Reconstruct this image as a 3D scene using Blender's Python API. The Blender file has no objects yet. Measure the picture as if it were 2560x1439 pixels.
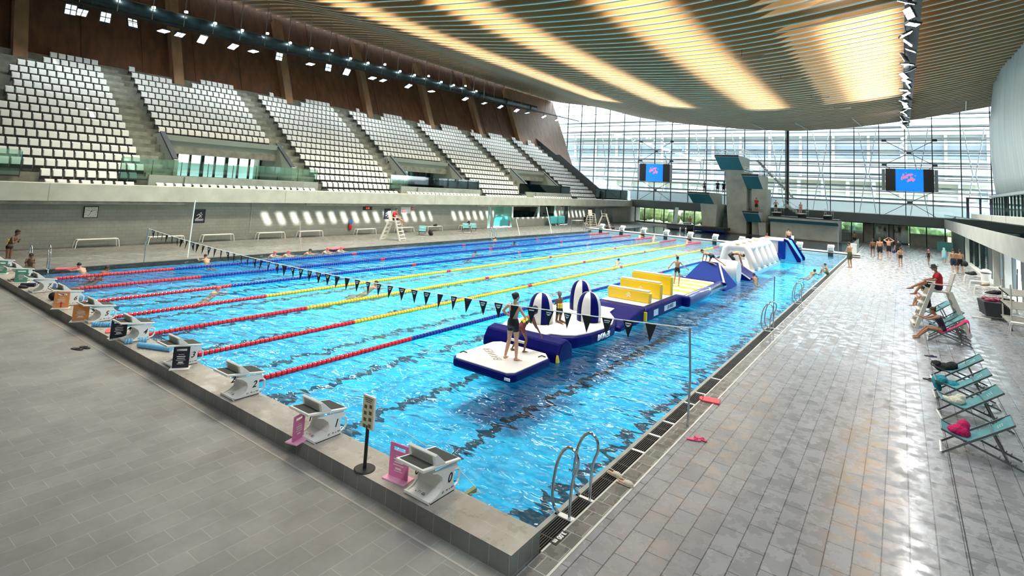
import bpy, bmesh, math, random
from mathutils import Vector as V, Matrix as MX, noise as NZ
random.seed(7)
PI = math.pi
S = bpy.context.scene
C = S.collection

# ------------------------------------------------------------------ camera
def make_camera():
    yaw, pit, rol = .62521, .09803, .0552
    cy, sy, cp, sp = math.cos(yaw), math.sin(yaw), math.cos(pit), math.sin(pit)
    f = V((-sy*cp, cy*cp, sp)); r = V((cy, sy, 0)); u = r.cross(f)
    r2 = math.cos(rol)*r + math.sin(rol)*u; u2 = -math.sin(rol)*r + math.cos(rol)*u
    cd = bpy.data.cameras.new('camera'); o = bpy.data.objects.new('camera', cd); C.objects.link(o)
    m = MX((r2, u2, -f)).transposed().to_4x4(); m.translation = (3.85567, -6.14736, 4.44563)
    o.matrix_world = m
    cd.sensor_width = 36; cd.lens = 1351.585/2560*36; cd.shift_y = -(719.5-335.267)/2560
    cd.clip_end = 900; cd.clip_start = .05
    S.camera = o
make_camera()

# ------------------------------------------------------------------ sky, sun, lamps, exposure
S.view_settings.view_transform = 'Standard'; S.view_settings.look = 'None'
S.view_settings.exposure = -0.06; S.view_settings.gamma = 1.0; S.view_settings.use_curve_mapping = False
W = bpy.data.worlds.new('sky'); S.world = W; W.use_nodes = True
bg = W.node_tree.nodes['Background']; bg.inputs[0].default_value = (.86, .93, 1.0, 1); bg.inputs[1].default_value = 8.5
sd = bpy.data.lights.new('sun', 'SUN'); so = bpy.data.objects.new('sun', sd); C.objects.link(so)
sd.energy = 14.0; sd.angle = .009; sd.color = (1, .96, .86)
so.rotation_euler = V((-2.35, .42, -1)).to_track_quat('-Z', 'Y').to_euler()

def area(name, loc, d, sx, sy, e, col=(1, 1, 1), spread=PI, shape='RECTANGLE'):
    l = bpy.data.lights.new(name, 'AREA'); l.shape = shape; l.size = sx; l.size_y = sy
    l.energy = e; l.color = col; l.spread = spread
    o = bpy.data.objects.new(name, l); C.objects.link(o); o.location = loc
    z = -V(d).normalized(); y = V((0, 1, 0)); y = (y-z*y.dot(z)).normalized(); x = y.cross(z)
    o.rotation_euler = MX((x, y, z)).transposed().to_euler()      # size_y runs along the pool
    return o
# floodlight rails: the light of the hall's own floodlights, two rails along the pool, and an added near-end fill
for k in range(6):
    area('floodlight_and_fill_lamp', (-38.6, 6+11.5*k, 14.2+.2*k), (.35, .0, -1), .8, 7, 520, (.93, 1, .97), 2.9)
for k in range(-1, 5):  # the first, behind the camera, is an unseen fill added for the near deck
    area('floodlight_and_fill_lamp', (4.3, 3+14*k, 14.0), (-.28, 0, -1), .8, 7, 1250 if k < 0 else 480, (.95, .99, 1), 2.9)

# ------------------------------------------------------------------ materials
MATS = {}
def nt(m): return m.node_tree.nodes, m.node_tree.links
def mat(n, c=(.8, .8, .8), r=.5, m=0., var=0., vs=4., bump=0., bs=30., emit=0., spec=None, trans=0., alpha=1., stretch=None, coat=0.):
    if n in MATS: return MATS[n]
    M = bpy.data.materials.new(n); M.use_nodes = True; N, L = nt(M); B = N['Principled BSDF']
    B.inputs['Base Color'].default_value = (*c, 1); B.inputs['Roughness'].default_value = r; B.inputs['Metallic'].default_value = m
    if spec is not None: B.inputs['Specular IOR Level'].default_value = spec
    if coat: B.inputs['Coat Weight'].default_value = coat; B.inputs['Coat Roughness'].default_value = .12
    if emit: B.inputs['Emission Color'].default_value = (*c, 1); B.inputs['Emission Strength'].default_value = emit
    if var or bump:
        tc = N.new('ShaderNodeNewGeometry'); src = tc.outputs['Position']
        if stretch:
            mp = N.new('ShaderNodeMapping'); mp.inputs['Scale'].default_value = stretch
            L.new(src, mp.inputs[0]); src = mp.outputs[0]
    if var:
        t = N.new('ShaderNodeTexNoise'); t.inputs['Scale'].default_value = vs; t.inputs['Detail'].default_value = 6
        L.new(src, t.inputs['Vector'])
        rp = N.new('ShaderNodeValToRGB'); rp.color_ramp.elements[0].position = .3; rp.color_ramp.elements[1].position = .7
        rp.color_ramp.elements[0].color = (*[x*(1-var) for x in c], 1); rp.color_ramp.elements[1].color = (*[min(1, x*(1+var)) for x in c], 1)
        L.new(t.outputs[0], rp.inputs[0]); L.new(rp.outputs[0], B.inputs['Base Color'])
    if bump:
        t2 = N.new('ShaderNodeTexNoise'); t2.inputs['Scale'].default_value = bs; t2.inputs['Detail'].default_value = 3
        L.new(src, t2.inputs['Vector'])
        b = N.new('ShaderNodeBump'); b.inputs['Strength'].default_value = bump; b.inputs['Distance'].default_value = .02
        L.new(t2.outputs[0], b.inputs['Height']); L.new(b.outputs[0], B.inputs['Normal'])
    MATS[n] = M; return M

def tile_mat(n, c1, c2, mortar, bw, rh, r=.4, wet=0., rot=0, msize=.006, var=.25, axes=None, rr=(.12, .6)):
    """rectangular tiles with thin joints; wet > 0 lays a thin film of water in patches"""
    M = bpy.data.materials.new(n); M.use_nodes = True; N, L = nt(M); B = N['Principled BSDF']
    g = N.new('ShaderNodeNewGeometry'); src = g.outputs['Position']
    if axes:
        sx = N.new('ShaderNodeSeparateXYZ'); L.new(src, sx.inputs[0]); cb = N.new('ShaderNodeCombineXYZ')
        L.new(sx.outputs[axes[0]], cb.inputs[0]); L.new(sx.outputs[axes[1]], cb.inputs[1]); src = cb.outputs[0]
    mp = N.new('ShaderNodeMapping'); mp.inputs['Rotation'].default_value[2] = rot; L.new(src, mp.inputs[0])
    br = N.new('ShaderNodeTexBrick'); br.inputs['Color1'].default_value = (*c1, 1); br.inputs['Color2'].default_value = (*c2, 1)
    br.inputs['Mortar'].default_value = (*mortar, 1); br.inputs['Scale'].default_value = 1; br.inputs['Mortar Size'].default_value = msize
    br.inputs['Mortar Smooth'].default_value = .3; br.inputs['Bias'].default_value = 0
    br.inputs['Brick Width'].default_value = bw; br.inputs['Row Height'].default_value = rh; br.offset = .5
    L.new(mp.outputs[0], br.inputs[0])
    nz = N.new('ShaderNodeTexNoise'); nz.inputs['Scale'].default_value = .9; nz.inputs['Detail'].default_value = 8; nz.inputs['Roughness'].default_value = .65
    L.new(g.outputs['Position'], nz.inputs['Vector'])
    mr = N.new('ShaderNodeMapRange'); mr.inputs[1].default_value = .3; mr.inputs[2].default_value = .7
    mr.inputs[3].default_value = 1-var; mr.inputs[4].default_value = 1+var; L.new(nz.outputs[0], mr.inputs[0])
    mx = N.new('ShaderNodeVectorMath'); mx.operation = 'SCALE'; L.new(br.outputs[0], mx.inputs[0]); L.new(mr.outputs[0], mx.inputs['Scale'])
    L.new(mx.outputs[0], B.inputs['Base Color'])
    if wet:
        n2 = N.new('ShaderNodeTexNoise'); n2.inputs['Scale'].default_value = 3.2; n2.inputs['Detail'].default_value = 7; n2.inputs['Roughness'].default_value = .6
        L.new(mp.outputs[0], n2.inputs['Vector'])
        r2 = N.new('ShaderNodeMapRange'); r2.inputs[1].default_value = .5-.12*wet; r2.inputs[2].default_value = .5+.1
        r2.inputs[3].default_value = rr[0]; r2.inputs[4].default_value = rr[1]
        L.new(n2.outputs[0], r2.inputs[0]); L.new(r2.outputs[0], B.inputs['Roughness'])
    else: B.inputs['Roughness'].default_value = r
    bp = N.new('ShaderNodeBump'); bp.inputs['Strength'].default_value = .3; bp.inputs['Distance'].default_value = .0035
    n3 = N.new('ShaderNodeTexNoise'); n3.inputs['Scale'].default_value = 5; n3.inputs['Detail'].default_value = 4; L.new(g.outputs['Position'], n3.inputs['Vector'])
    ad = N.new('ShaderNodeMath'); ad.operation = 'SUBTRACT'; L.new(n3.outputs[0], ad.inputs[0]); L.new(br.outputs['Fac'], ad.inputs[1])
    bp.inputs['Distance'].default_value = 0.0045 if wet >= .8 else .0035
    L.new(ad.outputs[0], bp.inputs['Height']); L.new(bp.outputs[0], B.inputs['Normal'])
    MATS[n] = M; return M

white = mat('white_paint', (.85, .86, .84), .35)
plastic = mat('white_seat_plastic', (.74, .77, .75), .38)
blackm = mat('black_matte', (.012, .012, .014), .5)
darkm = mat('dark_metal', (.03, .04, .045), .45, .3)
steel = mat('stainless_steel', (.62, .65, .66), .16, 1)
chrome = mat('brushed_steel', (.5, .53, .54), .3, 1)
conc = mat('pale_concrete', (.47, .50, .43), .75, var=.12, vs=1.2, bump=.15, bs=12)
concd = mat('grey_concrete', (.27, .30, .27), .8, var=.2, vs=1.5, bump=.2, bs=10)
stepc = mat('stand_concrete', (.21, .22, .185), .85, var=.3, vs=2, bump=.2, bs=8)
towerc = mat('tower_concrete', (.46, .49, .43), .75, var=.14, vs=.9, bump=.1, bs=6)
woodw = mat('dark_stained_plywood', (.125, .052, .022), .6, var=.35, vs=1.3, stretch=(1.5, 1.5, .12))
woodp = mat('timber_post', (.30, .17, .085), .6, var=.2, vs=2, stretch=(1, 1, .2))
ribm = mat('timber_rib', (.42, .235, .09), .6, var=.10, vs=1.4, stretch=(.22, 1, 3))
ribe = mat('pool_lit_rib_edge', (.46, .43, .33), .45)  # light bounced up from the pool put into the rib undersides' colour
deckw = mat('timber_roof_deck', (.16, .085, .04), .7, var=.2, vs=.6)
duct = mat('dark_duct', (.035, .06, .065), .42, .6, var=.4, vs=1.5)
beamd = mat('backlit_dark_grey', (.10, .13, .135), .6, var=.1, vs=.7)  # the far beam's backlit shade is put into this dark grey
navy = mat('navy_vinyl', (.002, .004, .105), .42, spec=.10, bump=.15, bs=5)
blue = mat('blue_vinyl', (.003, .030, .24), .5, spec=.08, bump=.15, bs=6)
cyanv = mat('light_blue_vinyl', (.06, .42, .72), .3, coat=.4)
whv = mat('white_vinyl', (.66, .66, .66), .4, bump=.15, bs=5)
yelv = mat('yellow_vinyl', (.85, .58, .02), .35, coat=.3, bump=.1, bs=5)
redp = mat('red_plastic', (.62, .01, .03), .35)
yelp = mat('yellow_plastic', (.72, .46, .03), .4)
blup = mat('blue_plastic', (.006, .022, .26), .4)
bfoam = mat('blue_foam', (.16, .50, .85), .7)
dbfoam = mat('dark_blue_foam', (.03, .14, .55), .7)
rfoam = mat('red_foam', (.80, .10, .13), .6)
tealc = mat('teal_canvas', (.09, .31, .35), .7, var=.12, vs=3)
magt = mat('magenta_towel', (.62, .015, .13), .9, bump=.6, bs=60)
tealt = mat('teal_towel', (.02, .27, .33), .9, bump=.6, bs=50)
cream = mat('cream_towel', (.75, .72, .60), .95, bump=.6, bs=50)
blackc = mat('black_cloth', (.014, .015, .018), .85, bump=.4, bs=40)
frame = mat('grey_tube', (.16, .19, .19), .35, .6)
pink = mat('pink_plastic', (.78, .22, .47), .4)
orange = mat('orange_plastic', (.72, .30, .10), .45)
green = mat('green_plastic', (.10, .36, .27), .45)
navyp = mat('black_sign_plastic', (.012, .014, .03), .4)
matt = mat('grip_mat', (.055, .062, .06), .8, bump=.4, bs=120)
printw = mat('white_print', (.9, .9, .9), .5)
printb = mat('black_print', (.01, .01, .01), .5)
printg = mat('grey_print', (.2, .2, .2), .5)

def glass_mat(n, tint, refl=.12, rough=.03):
    M = bpy.data.materials.new(n); M.use_nodes = True; N, L = nt(M); N.remove(N['Principled BSDF']); out = N['Material Output']
    t = N.new('ShaderNodeBsdfTransparent'); t.inputs[0].default_value = (*tint, 1)
    g = N.new('ShaderNodeBsdfGlossy'); g.inputs['Roughness'].default_value = rough; g.inputs[0].default_value = (.9, 1, .98, 1)
    fr = N.new('ShaderNodeFresnel'); fr.inputs[0].default_value = 1.45
    ad = N.new('ShaderNodeMath'); ad.operation = 'ADD'; ad.use_clamp = True; ad.inputs[1].default_value = refl-.04
    L.new(fr.outputs[0], ad.inputs[0]); m = N.new('ShaderNodeMixShader')
    L.new(ad.outputs[0], m.inputs[0]); L.new(t.outputs[0], m.inputs[1]); L.new(g.outputs[0], m.inputs[2]); L.new(m.outputs[0], out.inputs[0])
    MATS[n] = M; return M
glassg = glass_mat('green_tinted_glass', (.72, .86, .80), .10)
glassc = glass_mat('clear_glass', (.93, .97, .97), .05)
glassd = glass_mat('dark_green_glass', (.16, .27, .25), .12)

def water_mat(n, dark):
    """pool water: clear tinted surface with wind-free swimmers' ripples, sky mirrored by Fresnel"""
    M = bpy.data.materials.new(n); M.use_nodes = True; N, L = nt(M); N.remove(N['Principled BSDF']); out = N['Material Output']
    g = N.new('ShaderNodeNewGeometry')
    def nz(sc, det, dist, st):
        mp = N.new('ShaderNodeMapping'); mp.inputs['Scale'].default_value = st; mp.inputs['Rotation'].default_value[2] = .35; L.new(g.outputs['Position'], mp.inputs[0])
        t = N.new('ShaderNodeTexNoise'); t.inputs['Scale'].default_value = sc; t.inputs['Detail'].default_value = det; t.inputs['Distortion'].default_value = dist
        L.new(mp.outputs[0], t.inputs['Vector']); return t.outputs[0]
    a = nz(1.1, 2, .6, (.75, 1.35, 1)); b = nz(3.1, 2, .6, (.75, 1.3, 1)); c = nz(.12, 1, 0, (1, 1, 1))
    m1 = N.new('ShaderNodeMath'); m1.operation = 'MULTIPLY_ADD'; L.new(b, m1.inputs[0]); m1.inputs[1].default_value = .42; L.new(a, m1.inputs[2])
    bp = N.new('ShaderNodeBump'); bp.inputs['Strength'].default_value = 1.0; bp.inputs['Distance'].default_value = WAVE[dark]
    L.new(m1.outputs[0], bp.inputs['Height'])
    gl = N.new('ShaderNodeBsdfGlossy'); gl.inputs['Roughness'].default_value = .04; L.new(bp.outputs[0], gl.inputs['Normal'])
    tr = N.new('ShaderNodeBsdfTransparent'); tr.inputs[0].default_value = (.70, .93, .99, 1)
    fr = N.new('ShaderNodeFresnel'); fr.inputs[0].default_value = 1.45; L.new(bp.outputs[0], fr.inputs['Normal'])
    m = N.new('ShaderNodeMixShader'); L.new(fr.outputs[0], m.inputs[0]); L.new(tr.outputs[0], m.inputs[1]); L.new(gl.outputs[0], m.inputs[2])
    L.new(m.outputs[0], out.inputs[0]); MATS[n] = M; return M
WAVE = {0: .12, 1: .05}

def basin_mat(n, base, lines):
    """tiled pool floor; the dark lane lines are laid in the tiling, their edges broken the way ripples break them"""
    M = bpy.data.materials.new(n); M.use_nodes = True; N, L = nt(M); B = N['Principled BSDF']; B.inputs['Roughness'].default_value = .5
    g = N.new('ShaderNodeNewGeometry')
    def nz(sc, st, det=2):
        mp = N.new('ShaderNodeMapping'); mp.inputs['Scale'].default_value = st; L.new(g.outputs['Position'], mp.inputs[0])
        t = N.new('ShaderNodeTexNoise'); t.inputs['Scale'].default_value = sc; t.inputs['Detail'].default_value = det; t.inputs['Distortion'].default_value = .8
        L.new(mp.outputs[0], t.inputs['Vector']); return t.outputs[0]
    rp = N.new('ShaderNodeValToRGB'); e = rp.color_ramp.elements
    e[0].position = .32; e[0].color = (*[x*.72 for x in base], 1); e[1].position = .72; e[1].color = (base[0]+.05, min(1, base[1]*1.35), min(1, base[2]*1.1), 1)
    L.new(nz(3.2, (.7, 1.2, 1), 4), rp.inputs[0]); col = rp.outputs[0]
    if lines:
        sp = N.new('ShaderNodeSeparateXYZ'); L.new(g.outputs['Position'], sp.inputs[0])
        def mth(op, a, b=None):
            k = N.new('ShaderNodeMath'); k.operation = op
            for i, v in enumerate((a, b)):
                if v is None: continue
                if isinstance(v, (int, float)): k.inputs[i].default_value = v
                else: L.new(v, k.inputs[i])
            return k.outputs[0]
        wob = mth('MULTIPLY', mth('SUBTRACT', nz(1.5, (.55, 1.7, 1), 3), .5), 1.5)
        x = mth('ADD', mth('ADD', sp.outputs[0], 25+100*2.5), wob)
        fr = mth('ABSOLUTE', mth('SUBTRACT', mth('MODULO', x, 2.5), 1.25))
        inl = mth('LESS_THAN', fr, .14)
        yy = mth('ADD', sp.outputs[1], mth('MULTIPLY', wob, .6))
        iny = mth('MULTIPLY', mth('GREATER_THAN', yy, 2.0), mth('LESS_THAN', yy, 48))
        inl = mth('MULTIPLY', inl, iny)
        tb = mth('MULTIPLY', mth('LESS_THAN', fr, .5), mth('LESS_THAN', mth('ABSOLUTE', mth('SUBTRACT', yy, 2.1)), .16))
        f = mth('MAXIMUM', inl, tb)
        mx = N.new('ShaderNodeMix'); mx.data_type = 'RGBA'; L.new(f, mx.inputs[0]); L.new(col, mx.inputs[6]); mx.inputs[7].default_value = (.004, .045, .085, 1)
        col = mx.outputs[2]
    L.new(col, B.inputs['Base Color']); MATS[n] = M; return M

tileN = tile_mat('grey_deck_tiles', (.28, .275, .265), (.243, .24, .232), (.36, .355, .34), .6, .3, .45, rot=PI/2, msize=.005)
tileR = tile_mat('wet_deck_tiles', (.30, .312, .33), (.25, .262, .278), (.07, .074, .08), .6, .3, .3, wet=.8, rot=PI/2, msize=.008, rr=(.13, .42), var=.14)
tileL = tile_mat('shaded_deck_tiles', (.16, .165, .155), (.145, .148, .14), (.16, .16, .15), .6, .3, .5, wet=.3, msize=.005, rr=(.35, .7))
tileP = tile_mat('platform_top_tiles', (.40, .375, .335), (.36, .34, .305), (.46, .44, .40), .6, .3, .4, wet=.6, msize=.004, rr=(.25, .6), var=.35)
tileF = tile_mat('platform_face_tiles', (.19, .19, .182), (.17, .17, .162), (.34, .34, .32), .3, .6, .4, msize=.005, axes=(0, 2))
tileFy = tile_mat('platform_side_tiles', (.19, .19, .185), (.17, .17, .165), (.34, .34, .32), .3, .6, .4, msize=.005, axes=(1, 2))
blockw = tile_mat('grey_block_wall', (.33, .35, .315), (.30, .32, .29), (.24, .255, .23), .4, .2, .8, msize=.008, var=.08, axes=(1, 2))
blockx = tile_mat('grey_block_wall_across', (.33, .35, .32), (.30, .32, .30), (.24, .255, .24), .4, .2, .8, msize=.008, var=.08, axes=(0, 2))
waterM = water_mat('pool_water', 0); waterD = water_mat('diving_water', 1)
basinM = basin_mat('cyan_pool_tiles', (.002, .50, .90), True)
basinD = basin_mat('blue_pool_tiles', (.015, .20, .42), False)

# ------------------------------------------------------------------ mesh helpers
class MB:
    def __init__(s): s.b = bmesh.new(); s.mi = 0
    def _f(s, vs):
        try:
            f = s.b.faces.new(vs); f.material_index = s.mi; return f
        except ValueError: return None
    def hexa(s, p):
        v = [s.b.verts.new(q) for q in p]
        for i in ((3, 2, 1, 0), (4, 5, 6, 7), (0, 1, 5, 4), (1, 2, 6, 5), (2, 3, 7, 6), (3, 0, 4, 7)): s._f([v[k] for k in i])
        return s
    def box(s, x0, x1, y0, y1, z0, z1):
        return s.hexa([(x0, y0, z0), (x1, y0, z0), (x1, y1, z0), (x0, y1, z0), (x0, y0, z1), (x1, y0, z1), (x1, y1, z1), (x0, y1, z1)])
    def obox(s, c, size, R=None):
        R = R or MX.Identity(3); c = V(c); a, b, d = [q/2 for q in size]
        return s.hexa([c+R@V(q) for q in ((-a, -b, -d), (a, -b, -d), (a, b, -d), (-a, b, -d), (-a, -b, d), (a, -b, d), (a, b, d), (-a, b, d))])
    def bar(s, p, q, w, h=None, up=(0, 0, 1)):
        p, q = V(p), V(q); d = (q-p); L = d.length; d.normalize(); up = V(up)
        if abs(d.dot(up)) > .98: up = V((0, 1, 0))
        x = d.cross(up).normalized(); z = x.cross(d)
        R = MX((x, d, z)).transposed(); return s.obox((p+q)/2, (w, L, h or w), R)
    def prism(s, poly, axis, a, b):
        """poly: 2-D outline in the other two axes (cyclic order), extruded a..b along axis"""
        def mk(u, v, t): return {0: (t, u, v), 1: (u, t, v), 2: (u, v, t)}[axis]
        A = [s.b.verts.new(mk(u, v, a)) for u, v in poly]; B = [s.b.verts.new(mk(u, v, b)) for u, v in poly]
        n = len(poly); s._f(A[::-1]); s._f(B)
        for i in range(n): s._f([A[i], A[(i+1) % n], B[(i+1) % n], B[i]])
        return s
    def tube(s, pts, r, seg=8, caps=True, closed=False):
        pts = [V(p) for p in pts]; n = len(pts); rs = r if isinstance(r, (list, tuple)) else [r]*n; rings = []; pu = None
        for i, p in enumerate(pts):
            if closed: d = (pts[(i+1) % n]-pts[i-1])
            else: d = (pts[min(i+1, n-1)]-pts[max(i-1, 0)])
            d.normalize()
            if pu is None: u = d.cross(V((0, 0, 1)) if abs(d.z) < .9 else V((1, 0, 0))).normalized()
            else:
                u = pu-d*pu.dot(d)
                if u.length < 1e-4: u = d.cross(V((0, 0, 1)) if abs(d.z) < .9 else V((1, 0, 0)))
                u.normalize()
            pu = u; w = d.cross(u)
            rings.append([s.b.verts.new(p+(u*math.cos(2*PI*k/seg)+w*math.sin(2*PI*k/seg))*rs[i]) for k in range(seg)])
        for i in range(n if closed else n-1):
            a, b = rings[i], rings[(i+1) % n]
            for k in range(seg): s._f([a[k], a[(k+1) % seg], b[(k+1) % seg], b[k]])
        if caps and not closed: s._f(rings[0][::-1]); s._f(rings[-1])
        return s
    def lathe(s, prof, c=(0, 0, 0), seg=24, sx=1, sy=1, axis=2):
        rings = []
        for r, z in prof:
            ring = []
            for k in range(seg):
                a = 2*PI*k/seg; p = (r*math.cos(a)*sx, r*math.sin(a)*sy, z)
                if axis == 0: p = (p[2], p[0], p[1])
                if axis == 1: p = (p[0], p[2], p[1])
                ring.append(s.b.verts.new(V(p)+V(c)))
            rings.append(ring)
        for a, b in zip(rings, rings[1:]):
            for k in range(seg): s._f([a[k], a[(k+1) % seg], b[(k+1) % seg], b[k]])
        s._f(rings[0][::-1]); s._f(rings[-1]); return s
    def ell(s, c, r, R=None, su=12, sv=8):
        R = R or MX.Identity(3); c = V(c); rings = []
        top = s.b.verts.new(c+R@V((0, 0, r[2]))); bot = s.b.verts.new(c+R@V((0, 0, -r[2])))
        for j in range(1, sv):
            t = PI*j/sv
            rings.append([s.b.verts.new(c+R@V((r[0]*math.sin(t)*math.cos(2*PI*k/su), r[1]*math.sin(t)*math.sin(2*PI*k/su), r[2]*math.cos(t)))) for k in range(su)])
        for k in range(su):
            s._f([top, rings[0][k], rings[0][(k+1) % su]]); s._f([bot, rings[-1][(k+1) % su], rings[-1][k]])
        for a, b in zip(rings, rings[1:]):
            for k in range(su): s._f([a[k], b[k], b[(k+1) % su], a[(k+1) % su]])
        return s
    def quad(s, *p): s._f([s.b.verts.new(q) for q in p]); return s
    def build(s, name, m, parent=None, smooth=False, bev=0., sub=0, kind=None, loc=None):
        me = bpy.data.meshes.new(name); bmesh.ops.recalc_face_normals(s.b, faces=s.b.faces[:]); s.b.to_mesh(me); s.b.free()
        for q in (m if isinstance(m, (list, tuple)) else [m]): me.materials.append(q)
        o = bpy.data.objects.new(name, me); C.objects.link(o)
        if parent is not None: o.parent = parent
        if loc: o.location = loc
        if bev:
            b = o.modifiers.new('b', 'BEVEL'); b.width = bev; b.segments = 2; b.limit_method = 'ANGLE'
        if sub:
            q = o.modifiers.new('s', 'SUBSURF'); q.levels = sub; q.render_levels = sub
        if smooth:
            for p in me.polygons: p.use_smooth = True
        if kind: o['kind'] = kind
        return o
def box1(x0, x1, y0, y1, z0, z1): return MB().box(x0, x1, y0, y1, z0, z1)
def struct(name, mb, m, parent=None, **k):
    o = mb.build(name, m, parent, **k)
    if parent is None: o['kind'] = 'structure'
    return o
def tag(o, label, cat, group=None, kind=None):
    o['label'] = label; o['category'] = cat
    if group: o['group'] = group
    if kind: o['kind'] = kind
    return o
def thing(name, label, cat, loc=(0, 0, 0), rz=0, group=None):
    o = bpy.data.objects.new(name, None); C.objects.link(o); o.location = loc; o.rotation_euler = (0, 0, rz); o.empty_display_size = .1
    return tag(o, label, cat, group)
def dup(root, loc=None, rz=None, label=None, group=None):
    kids = {}
    r = root.copy(); C.objects.link(r)
    if loc is not None: r.location = loc
    if rz is not None: r.rotation_euler = (0, 0, rz)
    if label: r['label'] = label
    if group: r['group'] = group
    for ch in list(root.children):
        c = ch.copy(); C.objects.link(c); c.parent = r
        for g in list(ch.children):
            d = g.copy(); C.objects.link(d); d.parent = c
    return r
def Rz(a): return MX.Rotation(a, 3, 'Z')
def text(s, name, m, parent, loc, rot, size, ext=.002, shear=0, bold=0, align='CENTER'):
    cu = bpy.data.curves.new(name, 'FONT'); cu.body = s; cu.size = size; cu.extrude = ext; cu.shear = shear; cu.offset = bold; cu.resolution_u = 3
    cu.align_x = align; cu.align_y = 'CENTER'; cu.materials.append(m)
    o = bpy.data.objects.new(name, cu); C.objects.link(o); bpy.context.view_layer.update()
    me = bpy.data.meshes.new_from_object(o.evaluated_get(bpy.context.evaluated_depsgraph_get())); bpy.data.objects.remove(o)
    o = bpy.data.objects.new(name, me); C.objects.link(o); o.parent = parent; o.location = loc; o.rotation_euler = rot; return o

# ------------------------------------------------------------------ the hall
CP = [(-47, 20.3), (-44.5, 19.8), (-37.4, 18.7), (-28.8, 16.5), (-17.7, 14.95), (-8.6, 14.25), (-2.5, 14.45), (4.7, 15.3), (12.6, 16.75), (16, 17.5)]
def zc(x):
    n = len(CP)
    for i in range(n-1):
        if x <= CP[i+1][0] or i == n-2:
            x0, y0 = CP[i]; x1, y1 = CP[i+1]; t = (x-x0)/(x1-x0)
            def sl(k): a = CP[max(k-1, 0)]; b = CP[min(k+1, n-1)]; return (b[1]-a[1])/(b[0]-a[0])
            h = x1-x0; m0, m1 = sl(i)*h, sl(i+1)*h
            return (2*t**3-3*t*t+1)*y0+(t**3-2*t*t+t)*m0+(-2*t**3+3*t*t)*y1+(t**3-t*t)*m1
YF = 76.0
# pools: main 25 m x 50 m, floating bulkhead, diving pool behind
PX0, PX1, PY0, PY1, BY1, DY1 = -24.95, -.10, 0., 50.2, 51.7, 70.6
fl = MB()
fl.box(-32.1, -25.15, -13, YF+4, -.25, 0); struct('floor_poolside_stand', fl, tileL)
struct('floor_near', MB().box(-25.15, .10, -13, -.55, -.25, 0), tileN)
fr_ = MB(); fr_.box(.10, .20, -13, -.55, -.25, 0).box(.20, 8.9, -13, YF+4, -.25, 0); struct('floor_poolside_windows', fr_, tileR)
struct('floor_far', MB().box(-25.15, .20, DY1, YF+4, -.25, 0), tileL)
# platform under the starting blocks
pf = MB(); pf.box(-25.3, .17, -.60, .02, -.2, .242)
o = struct('floor_platform', pf, [tileP, tileF, tileFy])
for p in o.data.polygons:
    n = p.normal
    p.material_index = 0 if abs(n.z) > .5 else (1 if abs(n.y) > .5 else 2)
# basin
bz = -1.1
b = MB(); b.box(PX0-.3, PX1+.3, PY0-.3, PY1+.4, bz-.2, bz); struct('floor_main_pool', b, basinM)
wallt = tile_mat('cyan_wall_tiles', (.03, .42, .68), (.035, .45, .72), (.08, .5, .7), .25, .12, .3, axes=(1, 2))
b = MB(); b.box(PX0-.2, PX0, PY0, PY1, bz, -.09).box(PX1, PX1+.2, PY0, PY1, bz, -.09).box(PX0, PX1, -.2, 0.0, bz, -.0); struct('wall_main_pool', b, wallt)
b = MB(); b.box(PX0-.3, PX1+.3, BY1-.4, DY1+.2, bz-.7, bz-.5); struct('floor_diving_pool', b, basinD)
b = MB(); b.box(PX0-.2, PX0, BY1, DY1, bz-.5, -.09).box(PX1, PX1+.2, BY1, DY1, bz-.5, -.09).box(PX0, PX1, DY1, DY1+.2, bz-.5, -.02); struct('wall_diving_pool', b, wallt)
ws = MB(); ws.quad((PX0, 0, -.03), (PX1, 0, -.03), (PX1, PY1, -.03), (PX0, PY1, -.03))
o = ws.build('pool_water', waterM); tag(o, 'rippled blue water filling the lane pool', 'water', kind='stuff')
ws = MB(); ws.quad((PX0, BY1, -.03), (PX1, BY1, -.03), (PX1, DY1, -.03), (PX0, DY1, -.03))
o = ws.build('diving_pool_water', waterD); tag(o, 'darker blue water of the diving pool below the towers', 'water', kind='stuff')
# right edge: coping, gutter grating, dark band, white line
cop = mat('grey_coping', (.33, .34, .32), .4, var=.15, vs=3)
for (ya, yb, nm) in ((.02, PY1, 'trim_1'), (BY1, DY1, 'trim_2')):
    struct(nm, MB().box(PX1, PX1+.07, ya, yb, -.09, .012), cop)
    g = MB(); n = int((yb-ya)/.05)
    gx0, gx1 = PX1+.07, PX1+.29
    for k in range(7): x = gx0+.012+k*.033; g.box(x, x+.012, ya, yb, -.02, .004)
    for k in range(int((yb-ya)/.6)): g.box(gx0, gx1, ya+k*.6+.29, ya+k*.6+.31, -.03, .003)
    struct('trim_3' if nm == 'trim_1' else 'trim_4', g, mat('dark_grating', (.05, .055, .055), .35, .2))
    struct('trim_5' if nm == 'trim_1' else 'trim_6', MB().box(gx0, gx1, ya, yb, -.2, -.05), blackm)
g = MB()
for y in (.86, 1.42, 3.35, 4.15, 4.9, 6.2, 7.0, 8.3, 14.8, 15.4, 21.5, 22.1, 27, 27.6): g.box(PX1+.07, PX1+.30, y-.03, y+.03, -.02, .010)
struct('trim_7', g, white)
struct('trim_8', MB().box(.19, .215, .02, DY1, -.01, .006), mat('pale_joint', (.62, .61, .56), .5))
struct('trim_9', MB().box(.215, .47, -.55, DY1, -.01, .004), tile_mat('dark_band_tiles', (.16, .158, .148), (.145, .143, .135), (.36, .35, .33), .3, .3, .3, wet=.6, msize=.008, rr=(.15, .5)))
struct('trim_10', MB().box(.47, .50, -13, DY1, -.01, .008), mat('white_guide_strip', (.68, .67, .62), .4))
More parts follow.
